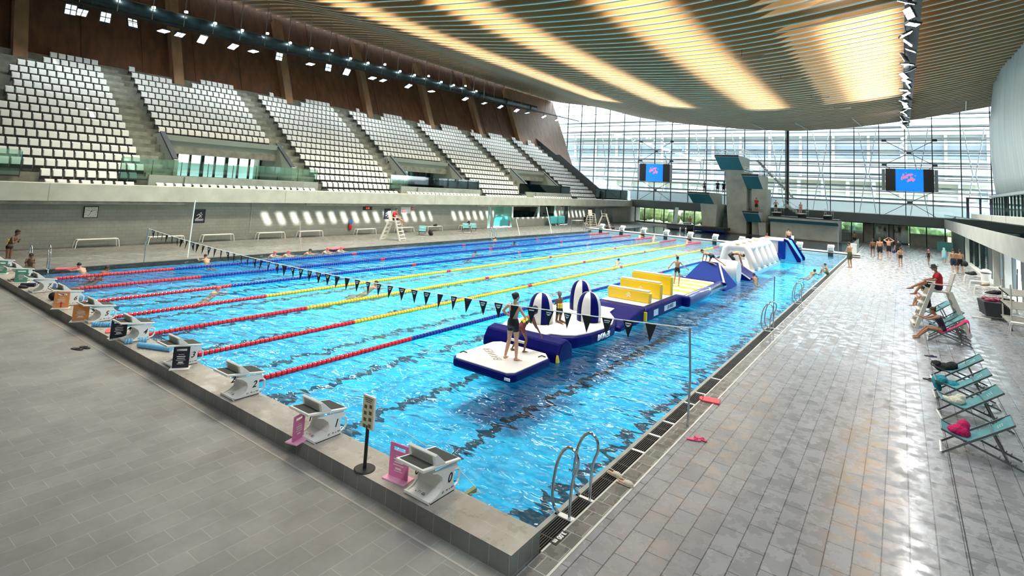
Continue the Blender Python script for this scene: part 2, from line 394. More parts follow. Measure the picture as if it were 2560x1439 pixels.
struct('trim_11', MB().box(-25.3, .2, -.83, -.80, -.01, .004), mat('pale_strip', (.42, .40, .37), .5))
# left edge gutter
struct('trim_12', MB().box(-25.15, -24.95, .02, DY1, -.2, -.005), mat('dark_gutter', (.02, .03, .035), .4))
struct('trim_13', MB().box(5.72, 5.735, 2, 60, -.01, .003).box(4.52, 4.535, -13, 60, -.01, .003), mat('drain_slot', (.02, .02, .02), .6))
# bulkhead between the pools
bk = MB(); bk.box(-25.6, .95, PY1, BY1, .12, .30)
struct('trim_14', bk, mat('bulkhead_top', (.62, .63, .60), .3, var=.1, vs=2))
struct('trim_15', MB().box(-24.95, -.12, PY1+.02, BY1-.02, -1.6, .12), mat('bulkhead_face', (.42, .50, .50), .4))
struct('trim_16', MB().box(-25.6, .95, PY1-.012, PY1-.002, .20, .27), blackm)

# ---- stand side: block wall, parapet, steps
XW = -32.1
openings = [(44.75, 50.1, 1.05, 2.4), (50.35, 54.0, 1.05, 2.4)]
wl = MB(); wl.box(XW-.3, XW, -13, 40.1, 0, 2.9).box(XW-.3, XW, 44.7, 54.1, 0, 1.05).box(XW-.3, XW, 54.1, 55.3, 0, 2.9).box(XW-.3, XW, 57.4, 82, 0, 2.9)
wl.box(XW-.3, XW, 40.1, 57.4, 2.42, 2.9)
struct('wall_stand', wl, blockw)
struct('trim_17', MB().box(XW, XW+.015, 13.8, 40.1, .42, .45).box(XW, XW+.012, 57.4, 76, .42, .45), mat('pale_rail', (.5, .5, .46), .5))
for k, (y0, y1) in enumerate(((44.75, 50.1), (50.35, 54.0))):
    w = struct('window_%d' % (k+3), MB().box(XW-.1, XW-.08, y0, y1, 1.05, 2.42), glassg)
    struct('window_frame', MB().box(XW-.12, XW+.02, y0-.12, y0, 1.05, 2.42).box(XW-.12, XW+.02, y1, y1+.12, 1.05, 2.42), white, w)
struct('wall_office', MB().box(XW-3.3, XW-3.2, 40, 58, 0, 2.9), mat('office_green', (.10, .17, .11), .7, var=.6, vs=.9))
struct('wall_alcove', MB().box(XW-1.4, XW-1.3, 40.1, 44.7, 0, 2.9).box(XW-1.4, XW, 44.66, 44.72, 0, 2.9), mat('alcove_green', (.13, .27, .20), .6, var=.1))
struct('ceiling_office', MB().box(XW-3.3, XW-.3, 40, 58, 2.6, 2.7), conc)
dgreen = mat('dark_door', (.035, .05, .055), .4)
dr = struct('door_1', MB().box(XW-.25, XW-.2, 55.3, 57.4, 0, 2.42), dgreen)
struct('door_frame', MB().box(XW-.2, XW, 55.3, 55.4, 0, 2.42).box(XW-.2, XW, 57.3, 57.4, 0, 2.42).box(XW-.2, XW, 56.2, 56.3, 0, 2.42), steel, dr)
struct('door_pane', MB().box(XW-.19, XW-.18, 55.45, 56.15, .9, 2.3), mat('pane_light', (.55, .62, .6), .3), dr)
for k, (y0, y1, z0, z1) in enumerate(((40.5, 41.1, 0, 2.2), (62.9, 65.2, .0, 2.15), (66.9, 68.2, .7, 2.15), (69.1, 71.2, 0, 2.1))):
    d = struct('door_%d' % (k+2), MB().box(XW-.02, XW+.03, y0, y1, z0, z1), dgreen if k else mat('grey_door', (.30, .32, .30), .5))
    struct('door_handle', MB().box(XW+.03, XW+.06, y1-.2, y1-.1, 1.0, 1.1), steel, d)
# parapet beam and walkway slab
XP = -31.0
pr = MB(); pr.prism([(XP, 2.50), (XP, 3.38), (XP-.22, 3.42), (XP-.22, 3.1), (XW-.3, 2.95), (XW-.3, 2.62), (XP-.3, 2.50)], 1, -13, YF)
struct('wall_parapet', pr, conc)
struct('trim_18', MB().box(XP-.02, XP+.006, 2.61, 2.64, 2.5, 3.38).box(XP-.02, XP+.006, 15.6, 15.63, 2.5, 3.38).box(XP-.02, XP+.006, 30.6, 30.63, 2.5, 3.38), concd)
PS = 9.75; S0 = 7.45; SW = 1.3; YE = 66.0
def rowX(j): return -32.95-.715*j
def rowZ(j): return 4.68+.518*j          # top of the seat backs
def stair(y):                             # inside one of the stairways?
    return any(S0+PS*k <= y <= S0+PS*k+SW for k in range(0, 6))
portal = [(9.2, 17.35), (28.95, 36.85), (48.6, 56.1)]
def in_portal(y, m=0.): return any(a-m <= y <= b+m for a, b in portal)
def in_psec(y): return any(S0+SW+PS*k-.1 <= y <= S0+PS*(k+1)+.1 for k in (0, 2, 4))
# stepped concrete, one solid per stretch between portals
def steps(y0, y1, j0, j1, zb=None):
    m = MB(); poly = []
    for j in range(j0, j1+1):
        x = rowX(j); z = rowZ(j)-.80
        poly += [(x+.46, z), (x-.255, z)]
    xl = rowX(j1)-.255-.6
    poly += [(xl, rowZ(j1)-.80), (xl, rowZ(j1)-1.5), (rowX(j0)+.46, (zb if zb is not None else rowZ(j0)-1.3))]
    return m.prism(poly, 1, y0, y1)
struct('floor_stand', steps(-13, 9.2, -2, 15), stepc)
for k, (y0, y1) in enumerate(((17.35, 28.95), (36.85, 48.6), (56.1, YE))): struct('floor_stand_%s' % ('bcd'[k]), steps(y0, y1, -2, 15), stepc)
for k, (y0, y1) in enumerate(portal):
    struct('floor_stand_%s' % ('efg'[k]), steps(y0, y1, 4, 15), stepc)
    struct('floor_landing_%s' % ('abc'[k]), MB().box(-38.5, -31.6, y0, y1, 3.5, 3.98), concd)
    struct('floor_front_row_%s' % ('abc'[k]), MB().box(-31.75, XP-.2, y0, y1, 2.9, 3.12), concd)
# half steps of the stairways
for k in range(6):
    y0 = S0+PS*k; m = MB()
    for j in range(-1 if k % 2 else 0, 15):
        x = rowX(j); z = rowZ(j)-.80
        m.box(x-.255+.0, x-.255+.34, y0+.1, y0+SW-.1, z, z+.26)
    struct('floor_stairway_%s' % 'abcdef'[k], m, mat('stair_concrete', (.30, .315, .265), .85, var=.25, vs=3))
# portals: lintel, cheek walls with dark caps, glazed doors behind
lint = mat('portal_concrete', (.30, .335, .29), .8, var=.06, vs=1)
outb = mat('bright_outdoors_wall', (.9, .88, .80), .6)
for k, (y0, y1) in enumerate(portal):
    struct('wall_portal_%s' % 'abc'[k], MB().prism([(-35.30, 6.66), (-35.50, 6.66), (-35.75, 5.86), (-35.55, 5.86)], 1, y0, y1)
           .prism([(-35.22, 6.66), (-35.5, 6.66), (-35.6, 6.3), (-35.3, 6.3)], 1, y0, y1).box(-38.5, -36.0, y0, y1, 5.86, 6.0), lint)
    for e, (ya, yb) in enumerate(((y0-.12, y0+.12), (y1-.12, y1+.12))):
        struct('wall_portal_cheek', MB().prism([(-33.0, 3.9), (-38.5, 3.9), (-38.5, 6.6), (-35.5, 6.75), (-33.3, 5.1), (-33.0, 5.0)], 1, ya, yb), lint)
        struct('trim_19', MB().bar((-35.55, (ya+yb)/2, 6.82), (-33.2, (ya+yb)/2, 5.06), .30, .10), darkm)
    # glazing
    w = struct('window_%d' % (5+k), MB().box(-37.52, -37.5, y0+.1, y1-.1, 3.98, 5.86), glassc)
    m = MB()
    n = 9
    for i in range(n+1):
        y = y0+.15+(y1-y0-.3)*i/n; wd = .09 if i not in (4, 6) else .16
        m.box(-37.56, -37.42, y-wd, y+wd*.4, 3.98, 5.86)
    m.box(-37.56, -37.42, y0, y1, 5.6, 5.86)
    struct('window_frame', m, darkm, w)
    struct('wall_portal_back_%s' % 'abc'[k], MB().box(-39.5, -39.4, y0-.5, y1+.5, 3.5, 4.95), mat('outside_terrace', (.62, .72, .72), .6))
    m = MB().box(-39.9, -39.8, y0-.5, y1+.5, 4.9, 6.4)
    q = MATS.get('daylit_opening') or mat('daylit_opening', (1, .97, .86), .5, emit=2.2 if k == 0 else 1.4)
    struct('window_%d' % (8+k), m, q if k == 0 else mat('daylit_opening_dim', (.75, .95, .95), .5, emit=.5))
# low wall in front of each portal and glass balustrades
for k, (y0, y1) in enumerate(portal):
    struct('wall_upstand_%s' % 'abc'[k], MB().box(-31.95, -31.75, y0-1.9, y1+1.3, 2.95, 4.03), lint)
bal = [(-13, 1.6, -31.9, 3.7), (5.9, 18.6, -31.9, 3.75), (25.9, 38.1, -31.9, 3.8), (45.5, 57.4, -31.9, 3.8), (64.3, 75.5, -31.6, 3.5)]
for y0, y1, x, z0 in bal:
    t = thing('glass_balustrade', '', 'balustrade', group=None)
    MB().box(x-.02, x, y0, y1, z0, 4.97).build('glass_panel', glassg, t)
    m = MB(); n = max(2, int((y1-y0)/1.45))
    for i in range(n+1): y = y0+(y1-y0)*i/n; m.box(x-.06, x-.03, y-.018, y+.018, z0-.1, 4.9)
    m.box(x-.03, x+.01, y0, y1, z0-.06, z0+.02); m.build('rail_posts', darkm, t)
    t['label'] = {0: 'glass balustrade at the near end of the walkway, cut by the picture edge', 1: 'long glass balustrade before the widest daylit portal',
                  2: 'glass balustrade before the middle portal of the stand', 3: 'glass balustrade before the farthest portal of the stand',
                  4: 'glass balustrade between the last seats and the glass facade'}[bal.index((y0, y1, x, z0))]
# end wall of the stand
struct('wall_stand_end', MB().prism([(-31.3, 3.4), (-31.3, 4.5), (-38.9, 9.9), (-39.6, 9.9), (-44, 12.8), (-44, 8)], 1, YE, YE+.25), mat('dark_end_wall', (.045, .055, .06), .6))
# timber upper wall, leaning outward, with posts
def wx(z): return -43.75-(z-12)*.41
pw = MB(); pw.prism([(wx(7), 7), (wx(21), 21), (wx(21)-.3, 21), (wx(7)-.3, 7)], 1, -13, YF)
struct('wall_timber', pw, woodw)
m = MB()
for k in range(22): y = -9+PS/2.5*k*1.0; m.bar((wx(10)+.012, y, 10), (wx(20.5)+.012, y, 20.5), .02, .03)
struct('trim_20', m, mat('plywood_seam', (.05, .022, .012), .7))
for k in range(8):
    y = -6.5+9.65*k
    o = MB().bar((wx(10.6)+.36, y, 10.6), (wx(19.6)+.36, y, 19.6), .75, .66).build('timber_post', woodp)
    tag(o, ['', 'pale timber post at the near end of the timber wall', 'timber post standing above the first stairway of seats', 'timber post between the second and third stairways', 'timber post behind the third stairway from the camera',
            'timber post behind the fourth stairway from the camera', 'timber post next before the lighter end bay of the wall', 'last timber post before the lighter end bay and the glass facade'][k] or 'timber post outside the picture behind the camera', 'post')
struct('wall_timber_end', MB().prism([(wx(7)+.45, 7), (wx(20)+.45, 20), (wx(20)+.05, 20), (wx(7)+.05, 7)], 1, 61.6, YF-.4), mat('lit_plywood', (.27, .165, .105), .6, var=.2, vs=1.2, stretch=(1.5, 1.5, .2)))  # facade daylight on the end bay put into a lighter plywood colour

# ---- roof
BAYS = [(-28.3, 2.0), (-19.0, 2.0), (-9.3, 2.0), (.25, 27.6)]     # (start x, first y)
BW = 3.7; BYE = 56.0
xs = [-47+i*(63/44) for i in range(45)]
def strip_prism(x0, x1, y0, y1, dz0, dz1, mb, n=1):
    pts = [x0+(x1-x0)*i/n for i in range(n+1)]
    mb.prism([(x, zc(x)+dz0) for x in pts]+[(x, zc(x)+dz1) for x in pts[::-1]], 1, y0, y1); return mb
RH = .8
roof = MB()
edges = [-47]+[v for x0, _ in BAYS for v in (x0, x0+BW)]+[16]
for i in range(0, len(edges), 2):
    strip_prism(edges[i], edges[i+1], -13, YF, RH+.02, RH+.3, roof, 8)
for x0, y0 in BAYS:
    strip_prism(x0, x0+BW, BYE, YF, RH+.02, RH+.3, roof, 2); strip_prism(x0, x0+BW, -13 if x0 < 0 else 25.4, y0, RH+.02, RH+.3, roof, 2)
strip_prism(.25, .25+BW, -13, 8, RH+.02, RH+.3, roof, 2)  # leaves an unseen roof gap, added to throw sun stripes on the block wall
for x0, y0 in BAYS[:3]: strip_prism(x0, x0+BW, y0, BYE, RH+.9, RH+1.1, roof, 2)
ceil = struct('ceiling', roof, deckw)
y = -1.2; k = 0
while y < YF-.2:
    m = MB(); m.prism([(x, zc(x)) for x in xs]+[(x, zc(x)+RH) for x in xs[::-1]], 1, y, y+.15)
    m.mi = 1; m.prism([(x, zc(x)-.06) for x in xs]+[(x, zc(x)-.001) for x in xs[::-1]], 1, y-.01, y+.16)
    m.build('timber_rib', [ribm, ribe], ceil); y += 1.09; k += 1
# skylight linings
lin = mat('skylight_lining', (.50, .36, .2), .6)
for x0, y0 in BAYS:
    m = MB(); zt = zc(x0+1.8)
    for xx in (x0, x0+BW): m.box(xx-.04, xx+.04, y0, BYE, zc(xx)+RH+.02, zc(xx)+RH+(1.2 if x0 < 0 else .06))
    m.build('skylight_lining', lin, ceil)
for i, (x0, y0) in enumerate(BAYS[:3]):  # area lamps added above the ribs in place of sun through the skylights
    area('skylight_sun_fill', (x0+BW*.5, (y0+BYE)/2, zc(x0+BW/2)+RH+.6), (-.1, 0, -1), BW*.9, BYE-y0-1, (9500, 11000, 11000)[i], (1, .93, .76), 1.95)
area('skylight_sun_fill', (BAYS[3][0]+BW*.5, (27.8+BYE)/2, zc(2)+RH+.7), (-.1, 0, -1), BW*.8, BYE-28.5, 6500, (1, .93, .76), 1.95)  # added lamp strengthens the daylight on the open bay's ribs
# small hanging bars under the ribs and rods over the facade
for (x, yb, lab) in ((-4.2, 31.5, 'short steel bar hanging under the ribs before the wide warm bay'), (-3.2, 40, 'second steel bar hanging behind the first, near the narrow warm bay'),
                 (-2.2, 49.5, 'third steel bar hanging under the ribs, above the diving board block'), (-1.0, 57, 'last steel bar hanging under the ribs near the facade'), (-36, 15, 'steel bar hanging under the ribs above the floodlight rail')):
    t = thing('hanging_bar', lab, 'ceiling bar', (x, yb, zc(x)-.35)); MB().box(-.95, .95, -.05, .05, -.04, .04).build('bar', steel, t); MB().box(-.5, -.47, -.01, .01, 0, 1.25).build('rod', darkm, t)
for i, x in enumerate((-24.4, -16.5, -11.2, -5.9, .0, 4.9, 10.2)):
    o = MB().bar((x-.6, YF-9, zc(x-.6)-.05), (x, YF-.5, zc(x)-.06), .07).build('ceiling_rod', mat('pale_metal', (.4, .41, .38), .4, .4))
    tag(o, 'thin pale rod running under the ribs to the facade, %s' % ('over the first screen', 'beside the tall diving tower', 'over the middle diving platform', 'just past the black column', 'before the second screen', 'over the second screen', 'before the white curved wall')[i], 'rod', 'rods under the far ribs')

# ---- far wall: fascia beam, glass facade
struct('wall_far_beam', MB().box(-31.3, 8.4, YF, YF+.5, 2.50, 3.62), beamd)
struct('floor_upper_far', MB().box(-45, 13, YF+.5, YF+6, 3.3, 3.55), conc)
sill = MB().box(-45, 13, YF-.02, YF+.15, 3.62, 3.70)
struct('trim_21', sill, mat('white_sill', (.7, .74, .74), .4))
mx = [12.34-2.655*i for i in range(22)]
gp = MB(); n = 44; pts = [-45.5+i*(58)/n for i in range(n+1)]
gp.prism([(x, max(3.7, 3.7)) for x in (pts[0], pts[-1])]+[(x, zc(x)+.3) for x in pts[::-1]], 1, YF+.06, YF+.08)
fac = struct('window_1', gp, glassc)
stl = mat('facade_steel', (.045, .055, .065), .4, .5)
for i, x in enumerate(mx): MB().box(x-.045, x+.045, YF-.1, YF+.14, 3.65, zc(x)+.3).build('mullion', stl, fac)
for i in range(11):
    z = 5.12+1.552*i; m = MB()
    xa, xb = -45, 12.8
    if z > 14.0:   # the roof cuts the high transoms
        xsx = [x for x in pts if zc(x)+.2 > z]; L_ = [x for x in xsx if x < -8]; R_ = [x for x in xsx if x > -8]
        if L_: m.box(min(L_), max(L_), YF-.05, YF+.1, z-.035, z+.035)
        if R_: m.box(min(R_), max(R_), YF-.05, YF+.1, z-.035, z+.035)
    else: m.box(xa, xb, YF-.05, YF+.1, z-.035, z+.035)
    m.build('transom', stl, fac)
for xc_ in (-27.2, 4.76):       # cross bracing around each screen
    m = MB(); y = YF-.25
    for (xa, za, xb, zb) in ((-2.5, 12.85, 0, 11.3), (2.5, 12.85, 0, 11.3), (0, 11.3, -2.5, 9.8), (0, 11.3, 2.5, 9.8), (-2.5, 9.8, -1.2, 8.8), (2.5, 9.8, 1.2, 8.8), (-2.4, 6.7, 0, 5.3), (2.4, 6.7, 0, 5.3), (0, 5.3, -2.5, 3.7), (0, 5.3, 2.5, 3.7)):
        m.tube([(xc_+xa, y, za), (xc_+xb, y, zb)], .035, 6)
    for (xa, za) in ((-2.5, 12.85), (2.5, 12.85), (0, 11.3), (-2.5, 9.8), (2.5, 9.8), (0, 5.3)): m.box(xc_+xa-.25, xc_+xa+.25, y-.06, y+.06, za-.14, za+.14)
    m.box(xc_-2.6, xc_+2.6, y-.03, y+.03, 12.81, 12.89); m.build('cross_brace', stl, fac)
o = MB().box(-8.68, -8.38, YF-.9, YF-.45, 3.6, zc(-8.5)+.2).build('black_column', mat('black_column', (.025, .03, .035), .5)); tag(o, 'slim black column standing before the glass facade', 'column')
# raking struts outside the glass
m = MB(); 
for i in range(0, 22, 2):
    x = mx[i]
    for dx in (-.9, .9): m.tube([(x+dx*1.0-1.3, YF+1.6, 3.6), (x-1.3+dx*.15, YF+2.2, 9), (x-1.3+dx*1.1, YF+1.8, 14.5)], .06, 5)
m.build('facade_strut', mat('grey_strut', (.30, .33, .36), .5), fac)
# louvres outside
lv = mat('grey_louvre', (.17, .19, .21), .5)
for i in range(16):
    z = 4.72+.776*i+(.0 if i % 2 else .25)
    MB().box(-50, 16, YF+2.6, YF+3.0, z, z+(.24 if i % 2 else .14)).build('louvre', lv, fac)
# door leading out to the terrace
t = struct('door_6', MB().box(10.1, 12.35, YF-.16, YF-.1, 6.05, 6.2).box(10.05, 10.3, YF-.18, YF-.08, 3.55, 6.2).box(11.2, 11.38, YF-.18, YF-.08, 3.55, 6.2).box(12.1, 12.4, YF-.18, YF-.08, 3.55, 6.2), mat('door_navy', (.015, .018, .04), .4))
# ground floor windows under the beam
gw = MB(); Y2 = YF+2.2
gw.box(-31.5, 8.4, Y2, Y2+.3, 2.35, 2.6).box(-18.5, -2.7, Y2, Y2+.3, 0, 2.5).box(-.1, .9, Y2, Y2+.3, 0, 2.5).box(-2.7, -.1, Y2, Y2+.3, 0, 1.0).box(4.7, 8.4, Y2, Y2+.3, 0, 1.5).box(2.6, 3.1, Y2, Y2+.3, 0, 2.5).box(-31.5, -18.5, Y2, Y2+.3, 0, .25)
struct('wall_far', gw, concd)
struct('ceiling_far_soffit', MB().box(-32, 8.9, YF+.5, YF+4, 2.6, 2.75), beamd)
w2 = struct('window_2', MB().box(-31.5, -18.5, Y2+.1, Y2+.12, .25, 2.35), glassc)
m = MB()
for i in range(9): x = -31.4+i*1.6; m.box(x-.06, x+.06, Y2, Y2+.2, .2, 2.4)
struct('window_frame', m, darkm, w2)
w2 = struct('window_11', MB().box(-2.7, 8.4, Y2+.1, Y2+.12, .2, 2.35), glassg)
m = MB()
for x in (-2.7, -1.4, -.1, 1.0, 2.6, 3.1, 4.75, 6.4, 8.2): m.box(x-.06, x+.06, Y2-.02, Y2+.2, 0, 2.4)
struct('window_frame', m, darkm, w2)

struct('wall_entrance_shade', MB().box(.9, 4.6, Y2+.6, Y2+.7, 0, 2.6), mat('corridor_shade', (.02, .03, .04), .5))  # dark sheet for the shade of the corridor behind the doorway
struct('wall_outdoor_low', MB().box(-3.5, 9, Y2+3.5, Y2+3.7, 0, 1.25), mat('beige_low_wall', (.45, .42, .34), .8))
# ---- outdoors beyond the glass
ogr = mat('terrace_paving', (.42, .44, .44), .8)
struct('floor_outdoors', MB().box(-160, 160, YF+4, 260, -.6, -.3), mat('outdoor_ground', (.30, .32, .22), .9, var=.3, vs=.1))
struct('floor_terrace', MB().box(-60, 40, YF+6, YF+8, 3.0, 3.3), ogr)
struct('trim_22', MB().box(-60, 40, YF+7.8, YF+8, 3.3, 5.0), mat('terrace_parapet', (.29, .34, .36), .6))
def outbuilding(name, label, x0, x1, y0, y1, z0, z1, wallc, bands, cols, roofz=.6):
    t = thing(name, label, 'building', (0, 0, 0))
    MB().box(x0, x1, y0, y1, z0, z1).build('wall', mat(name+'_wall_'+str(int(x0)), wallc, .8, var=.1, vs=.2), t)
    for (za, zb, c) in bands:
        MB().box(x0-.3, x1+.3, y0-.35, y0-.02, za, zb).build('window_band', mat('band_%d_%d' % (int(c[0]*100), int(c[2]*100)), c, .4), t)
    m = MB()
    for i in range(cols): x = x0+(x1-x0)*(i+.5)/cols; m.box(x-.28, x+.28, y0-1.2, y0-.6, z0, z1)
    if cols: m.build('columns', mat('white_columns', (.60, .62, .64), .6), t)
    MB().box(x0-2, x1+2, y0-2.2, y1+2, z1, z1+roofz).build('roof', mat('pale_roof', (.30, .33, .35), .6), t)
outbuilding('stadium_building', 'large pale grey stadium building seen through the facade', -115, 45, 150, 200, -.3, 21.5, (.33, .36, .38),
            [(2, 5, (.42, .42, .39)), (7.2, 9.4, (.19, .22, .26)), (11.3, 13.6, (.25, .28, .32)), (16.2, 19.2, (.13, .17, .21))], 22, 1.4)
outbuilding('low_pavilion', 'low white pavilion with glazed front beyond the terrace', -22, 14, 112, 122, -.3, 9.0, (.46, .45, .41),
            [(4.6, 6.4, (.42, .50, .50)), (7, 7.8, (.55, .57, .55))], 9, .5)
outbuilding('terrace_kiosk', 'small pale house with sloping roof behind the first screen', -52, -33, 112, 121, -.3, 7.6, (.62, .64, .62), [(4.4, 6.2, (.40, .46, .46))], 5, .5)
o = MB()
for i in range(60):
    x = -60+i*1.7+random.uniform(-.5, .5); o.ell((x, 92+random.uniform(-1.5, 1.5), .7+random.uniform(-.2, .5)), (1.3, 1.1, 1.3), None, 8, 6)
tag(o.build('hedge', mat('hedge_green', (.09, .13, .045), .9, var=.5, vs=2)), 'green hedge seen through the ground floor windows', 'hedge')

# ---- window side: wall, gallery, white curved wall
XG = 8.0
struct('wall_gallery_fascia', MB().prism([(XG, 2.50), (XG, 3.50), (XG+.25, 3.55), (XG+.25, 3.3), (14, 3.3), (14, 2.75), (XG+.4, 2.5)], 1, -13, YF+.5), mat('gallery_concrete', (.46, .49, .46), .75, var=.1, vs=.8))
gdk = mat('dark_slat_cladding', (.10, .14, .14), .5, var=.3, vs=6, stretch=(1, 3, .1))
w = MB(); w.box(8.75, 8.9, -13, 31.5, 0, 2.7).box(8.75, 8.9, 34.0, 37.8, 0, 2.7).box(8.75, 8.9, 38.6, 44.3, 0, 2.7).box(8.75, 8.9, 62, YF+2, 0, 2.7)
struct('wall_windows', w, gdk)
struct('trim_23', MB().box(8.4, 8.78, 20, 56, 0, .16), mat('pale_kerb', (.45, .47, .44), .6))
wd = struct('window_12', MB().box(8.85, 8.87, 44.3, 62, 0, 2.6), glassg)
m = MB()
for y in (44.4, 48.5, 52.5, 57, 61.5): m.box(8.72, 8.94, y-.1, y+.1, 0, 2.6)
struct('window_frame', m, darkm, wd)
for y, lab in ((37.9, 'slim pale column at the edge of the slatted wall'), (33.4, 'slim pale column next to the white coats behind the benches'), (55.3, 'thick pale column at the glazed end of the side wall')):
    o = MB().box(8.35, 8.62, y-.12, y+.12, 0, 2.6).build('column', mat('pale_column', (.50, .53, .50), .6)); tag(o, lab, 'column')
struct('wall_changing', MB().box(11.5, 11.7, -13, YF+2, -.2, 2.75), mat('inner_wall', (.35, .42, .40), .8, var=.3, vs=.6))
# gallery glass rail, white seats backs, glass band, white wall above
t = thing('gallery_glass_rail', 'dark green glass rail on top of the gallery edge', 'balustrade')
MB().box(XG+.03, XG+.05, -13, YF, 3.5, 4.02).build('glass_panel', glassd, t); MB().box(XG+.02, XG+.06, -13, YF, 4.0, 4.04).build('handrail', darkm, t)
for y0, y1, lab in ((56.5, 61.5, 'first pale bench on the gallery, beside the terrace door'), (47.5, 56, 'second pale bench on the gallery'), (40.8, 47, 'third and short pale bench on the gallery'), (30.5, 40.4, 'long pale bench on the gallery before a dark post'), (16, 29.9, 'nearest pale bench on the gallery, cut by the picture edge')):
    o = MB().box(9.3, 9.75, y0, y1, 3.302, 4.36).build('gallery_bench', mat('pale_perforated', (.62, .64, .60), .6, bump=.6, bs=30), bev=.03); tag(o, lab, 'bench', 'benches on the gallery')
XR = 11.0
gb = struct('window_13', MB().box(XR, XR+.03, -13, 62.5, 3.3, 6.05), glassg)
m = MB()
yy = -12
while yy < 62.5: m.box(XR-.06, XR+.06, yy-.04, yy+.04, 3.3, 6.05); yy += 1.6
for yy in (29.8, 37.0, 55): m.box(XR-.1, XR+.12, yy-.15, yy+.15, 3.3, 6.05)
struct('window_frame', m, darkm, gb)
struct('wall_terrace_side', MB().box(15.5, 15.7, -13, 75, 3, 4.6), mat('side_terrace', (.40, .48, .48), .7))
struct('floor_side_terrace', MB().box(11, 60, -13, 76, 2.9, 3.3), ogr)
outbuilding('side_building', 'pale building seen through the glass band of the gallery', 24, 40, -10, 70, 3, 9, (.7, .7, .62), [], 0, .4)
cw = MB(); ny = 60
prof = []
for i in range(ny+1):
    y = 62.5-75.5*i/ny
    prof.append((XR+(.0 if i > 2 else .35*(2-i)**2)+.05*math.sin(y*2.1)+.12*math.sin(y*.45), y))
for i in range(ny):
    (xa, ya), (xb, yb) = prof[i], prof[i+1]
    nz_ = 8
    for j in range(nz_):
        z0 = 6.1+(12.6)*j/nz_; z1 = 6.1+12.6*(j+1)/nz_
        bul = lambda z: .35*math.sin((z-6)/3.2)
        cw.quad((xa-bul(z0), ya, z0), (xb-bul(z0), yb, z0), (xb-bul(z1), yb, z1), (xa-bul(z1), ya, z1))
o = struct('wall_white_curved', cw, mat('white_ribbed_cladding', (.56, .62, .61), .5, var=.12, vs=1.2, stretch=(1, 1.6, .12), bump=.5, bs=9))
bmw = bmesh.new(); bmw.from_mesh(o.data); bmesh.ops.remove_doubles(bmw, verts=bmw.verts, dist=1e-3); bmesh.ops.recalc_face_normals(bmw, faces=bmw.faces[:]); bmw.to_mesh(o.data)
for p in o.data.polygons: p.use_smooth = True
q = o.modifiers.new('s', 'SOLIDIFY'); q.thickness = .15; q.offset = 1
struct('trim_24', MB().box(XR-.3, XR+.2, -13, 62.4, 5.95, 6.15), mat('pale_trim', (.45, .5, .5), .5))
struct('wall_windows_upper', MB().box(13, 13.3, -13, 77, 6, 20), mat('outer_wall', (.5, .52, .5), .8))
struct('wall_near', MB().box(-47, 16, -13.3, -13, -.2, 21), mat('back_wall', (.35, .33, .3), .8))

# ------------------------------------------------------------------ seats
def make_seat():
    o = MB(); o.hexa([(-.02, -.195, 0), (.03, -.195, 0), (.03, .195, 0), (-.02, .195, 0), (-.12, -.20, .35), (-.085, -.20, .37), (-.085, .20, .37), (-.12, .20, .35)])
    s = o.build('spectator_chair', plastic, bev=.03)
    p = MB(); p.hexa([(.05, -.19, -.03), (.12, -.18, -.02), (.12, .18, -.02), (.05, .19, -.03), (-.03, -.19, .28), (.02, -.18, .30), (.02, .18, .30), (-.03, .19, .28)])
    p.build('seat_pan', plastic, s, bev=.02)
    MB().box(-.03, .07, -.19, .19, -.22, -.03).box(-.02, .03, -.225, -.21, -.3, .3).build('bracket', blackm, s)  # black bracket enlarged, with a side strip, as shade in the seat gaps
    return s
seat0 = make_seat()
def seat_spots():
    out = []; P0 = .465
    for j in range(0, 15):
        for k in range(-1, 7):
            ya = S0+SW+PS*(k-1)+.12; yb = S0+PS*k-.05 if k < 6 else YE-.5
            if k == -1: continue
            if k == 0: ya = -4.0
            if (k in (1, 3, 5)) and j < 4: continue
            if j < 4 and k in (0, 2, 4, 6): yb -= .0
            n = int((yb-ya)/P0); y = yb-n*P0+P0/2
            # seats are cut away where the posts stand, and the top rows are shorter
            while y < yb:
                skip = False
                if j >= 13:
                    for q in range(8):
                        py = -6.5+9.65*q
                        if abs(y-py) < (.8 if j == 13 else 1.6): skip = True
                if j == 14 and k and (int(y*2) % 19) < 3: skip = True
                if YE-2.2-(j*.0) < y and j > 8 and y > YE-(j-7)*.62: skip = True
                if not skip: out.append((j, k, y))
                y += P0
    for k, (ya, yb) in {0: (2.4, 6.5), 2: (19.2, 26.3), 4: (38.9, 46.0), 6: (58.0, 64.5)}.items():
        y = ya
        while y < yb: out.append((-1, k, y+.25)); y += .495
    y = 2.45
    while y < 64:
        if not any(a < y < b for a, b in ((6.4, 7.45), (17.9, 19.0), (26.2, 27.4), (37.2, 38.6), (46, 47.4), (57, 58.2))): out.append((-2, 9, y+.25))
        y += .51
    return out
sp = seat_spots(); cam = V((3.86, -6.15, 4.45))
def sloc(j, y): return V((rowX(j)+.12, y, rowZ(j)-.42))
vis = []
for s_ in sp:
    y = s_[2]
    l = sloc(s_[0], y); u = (l-cam)
    # inside the picture's side edge?
    if y < .2+(-(l.x)-32)*.30-.3: continue
    vis.append((u.length, s_))
vis.sort(key=lambda q: q[0])
SLAB = {0: 'white tip-up seat in the nearest block of the stand, before the first stairway', 1: 'white tip-up seat in the block above the widest daylit portal',
        2: 'white tip-up seat in the full block between the second and third stairways', 9: 'white tip-up seat in the lowest row, only its top showing over the parapet',
        3: 'white tip-up seat in the block above the middle portal'}
SGRP = {0: 'seats of the nearest block', 1: 'seats above the widest portal', 2: 'seats of the third block', 9: 'seats of the lowest row', 3: 'seats above the middle portal'}
first = True
NIND = 300
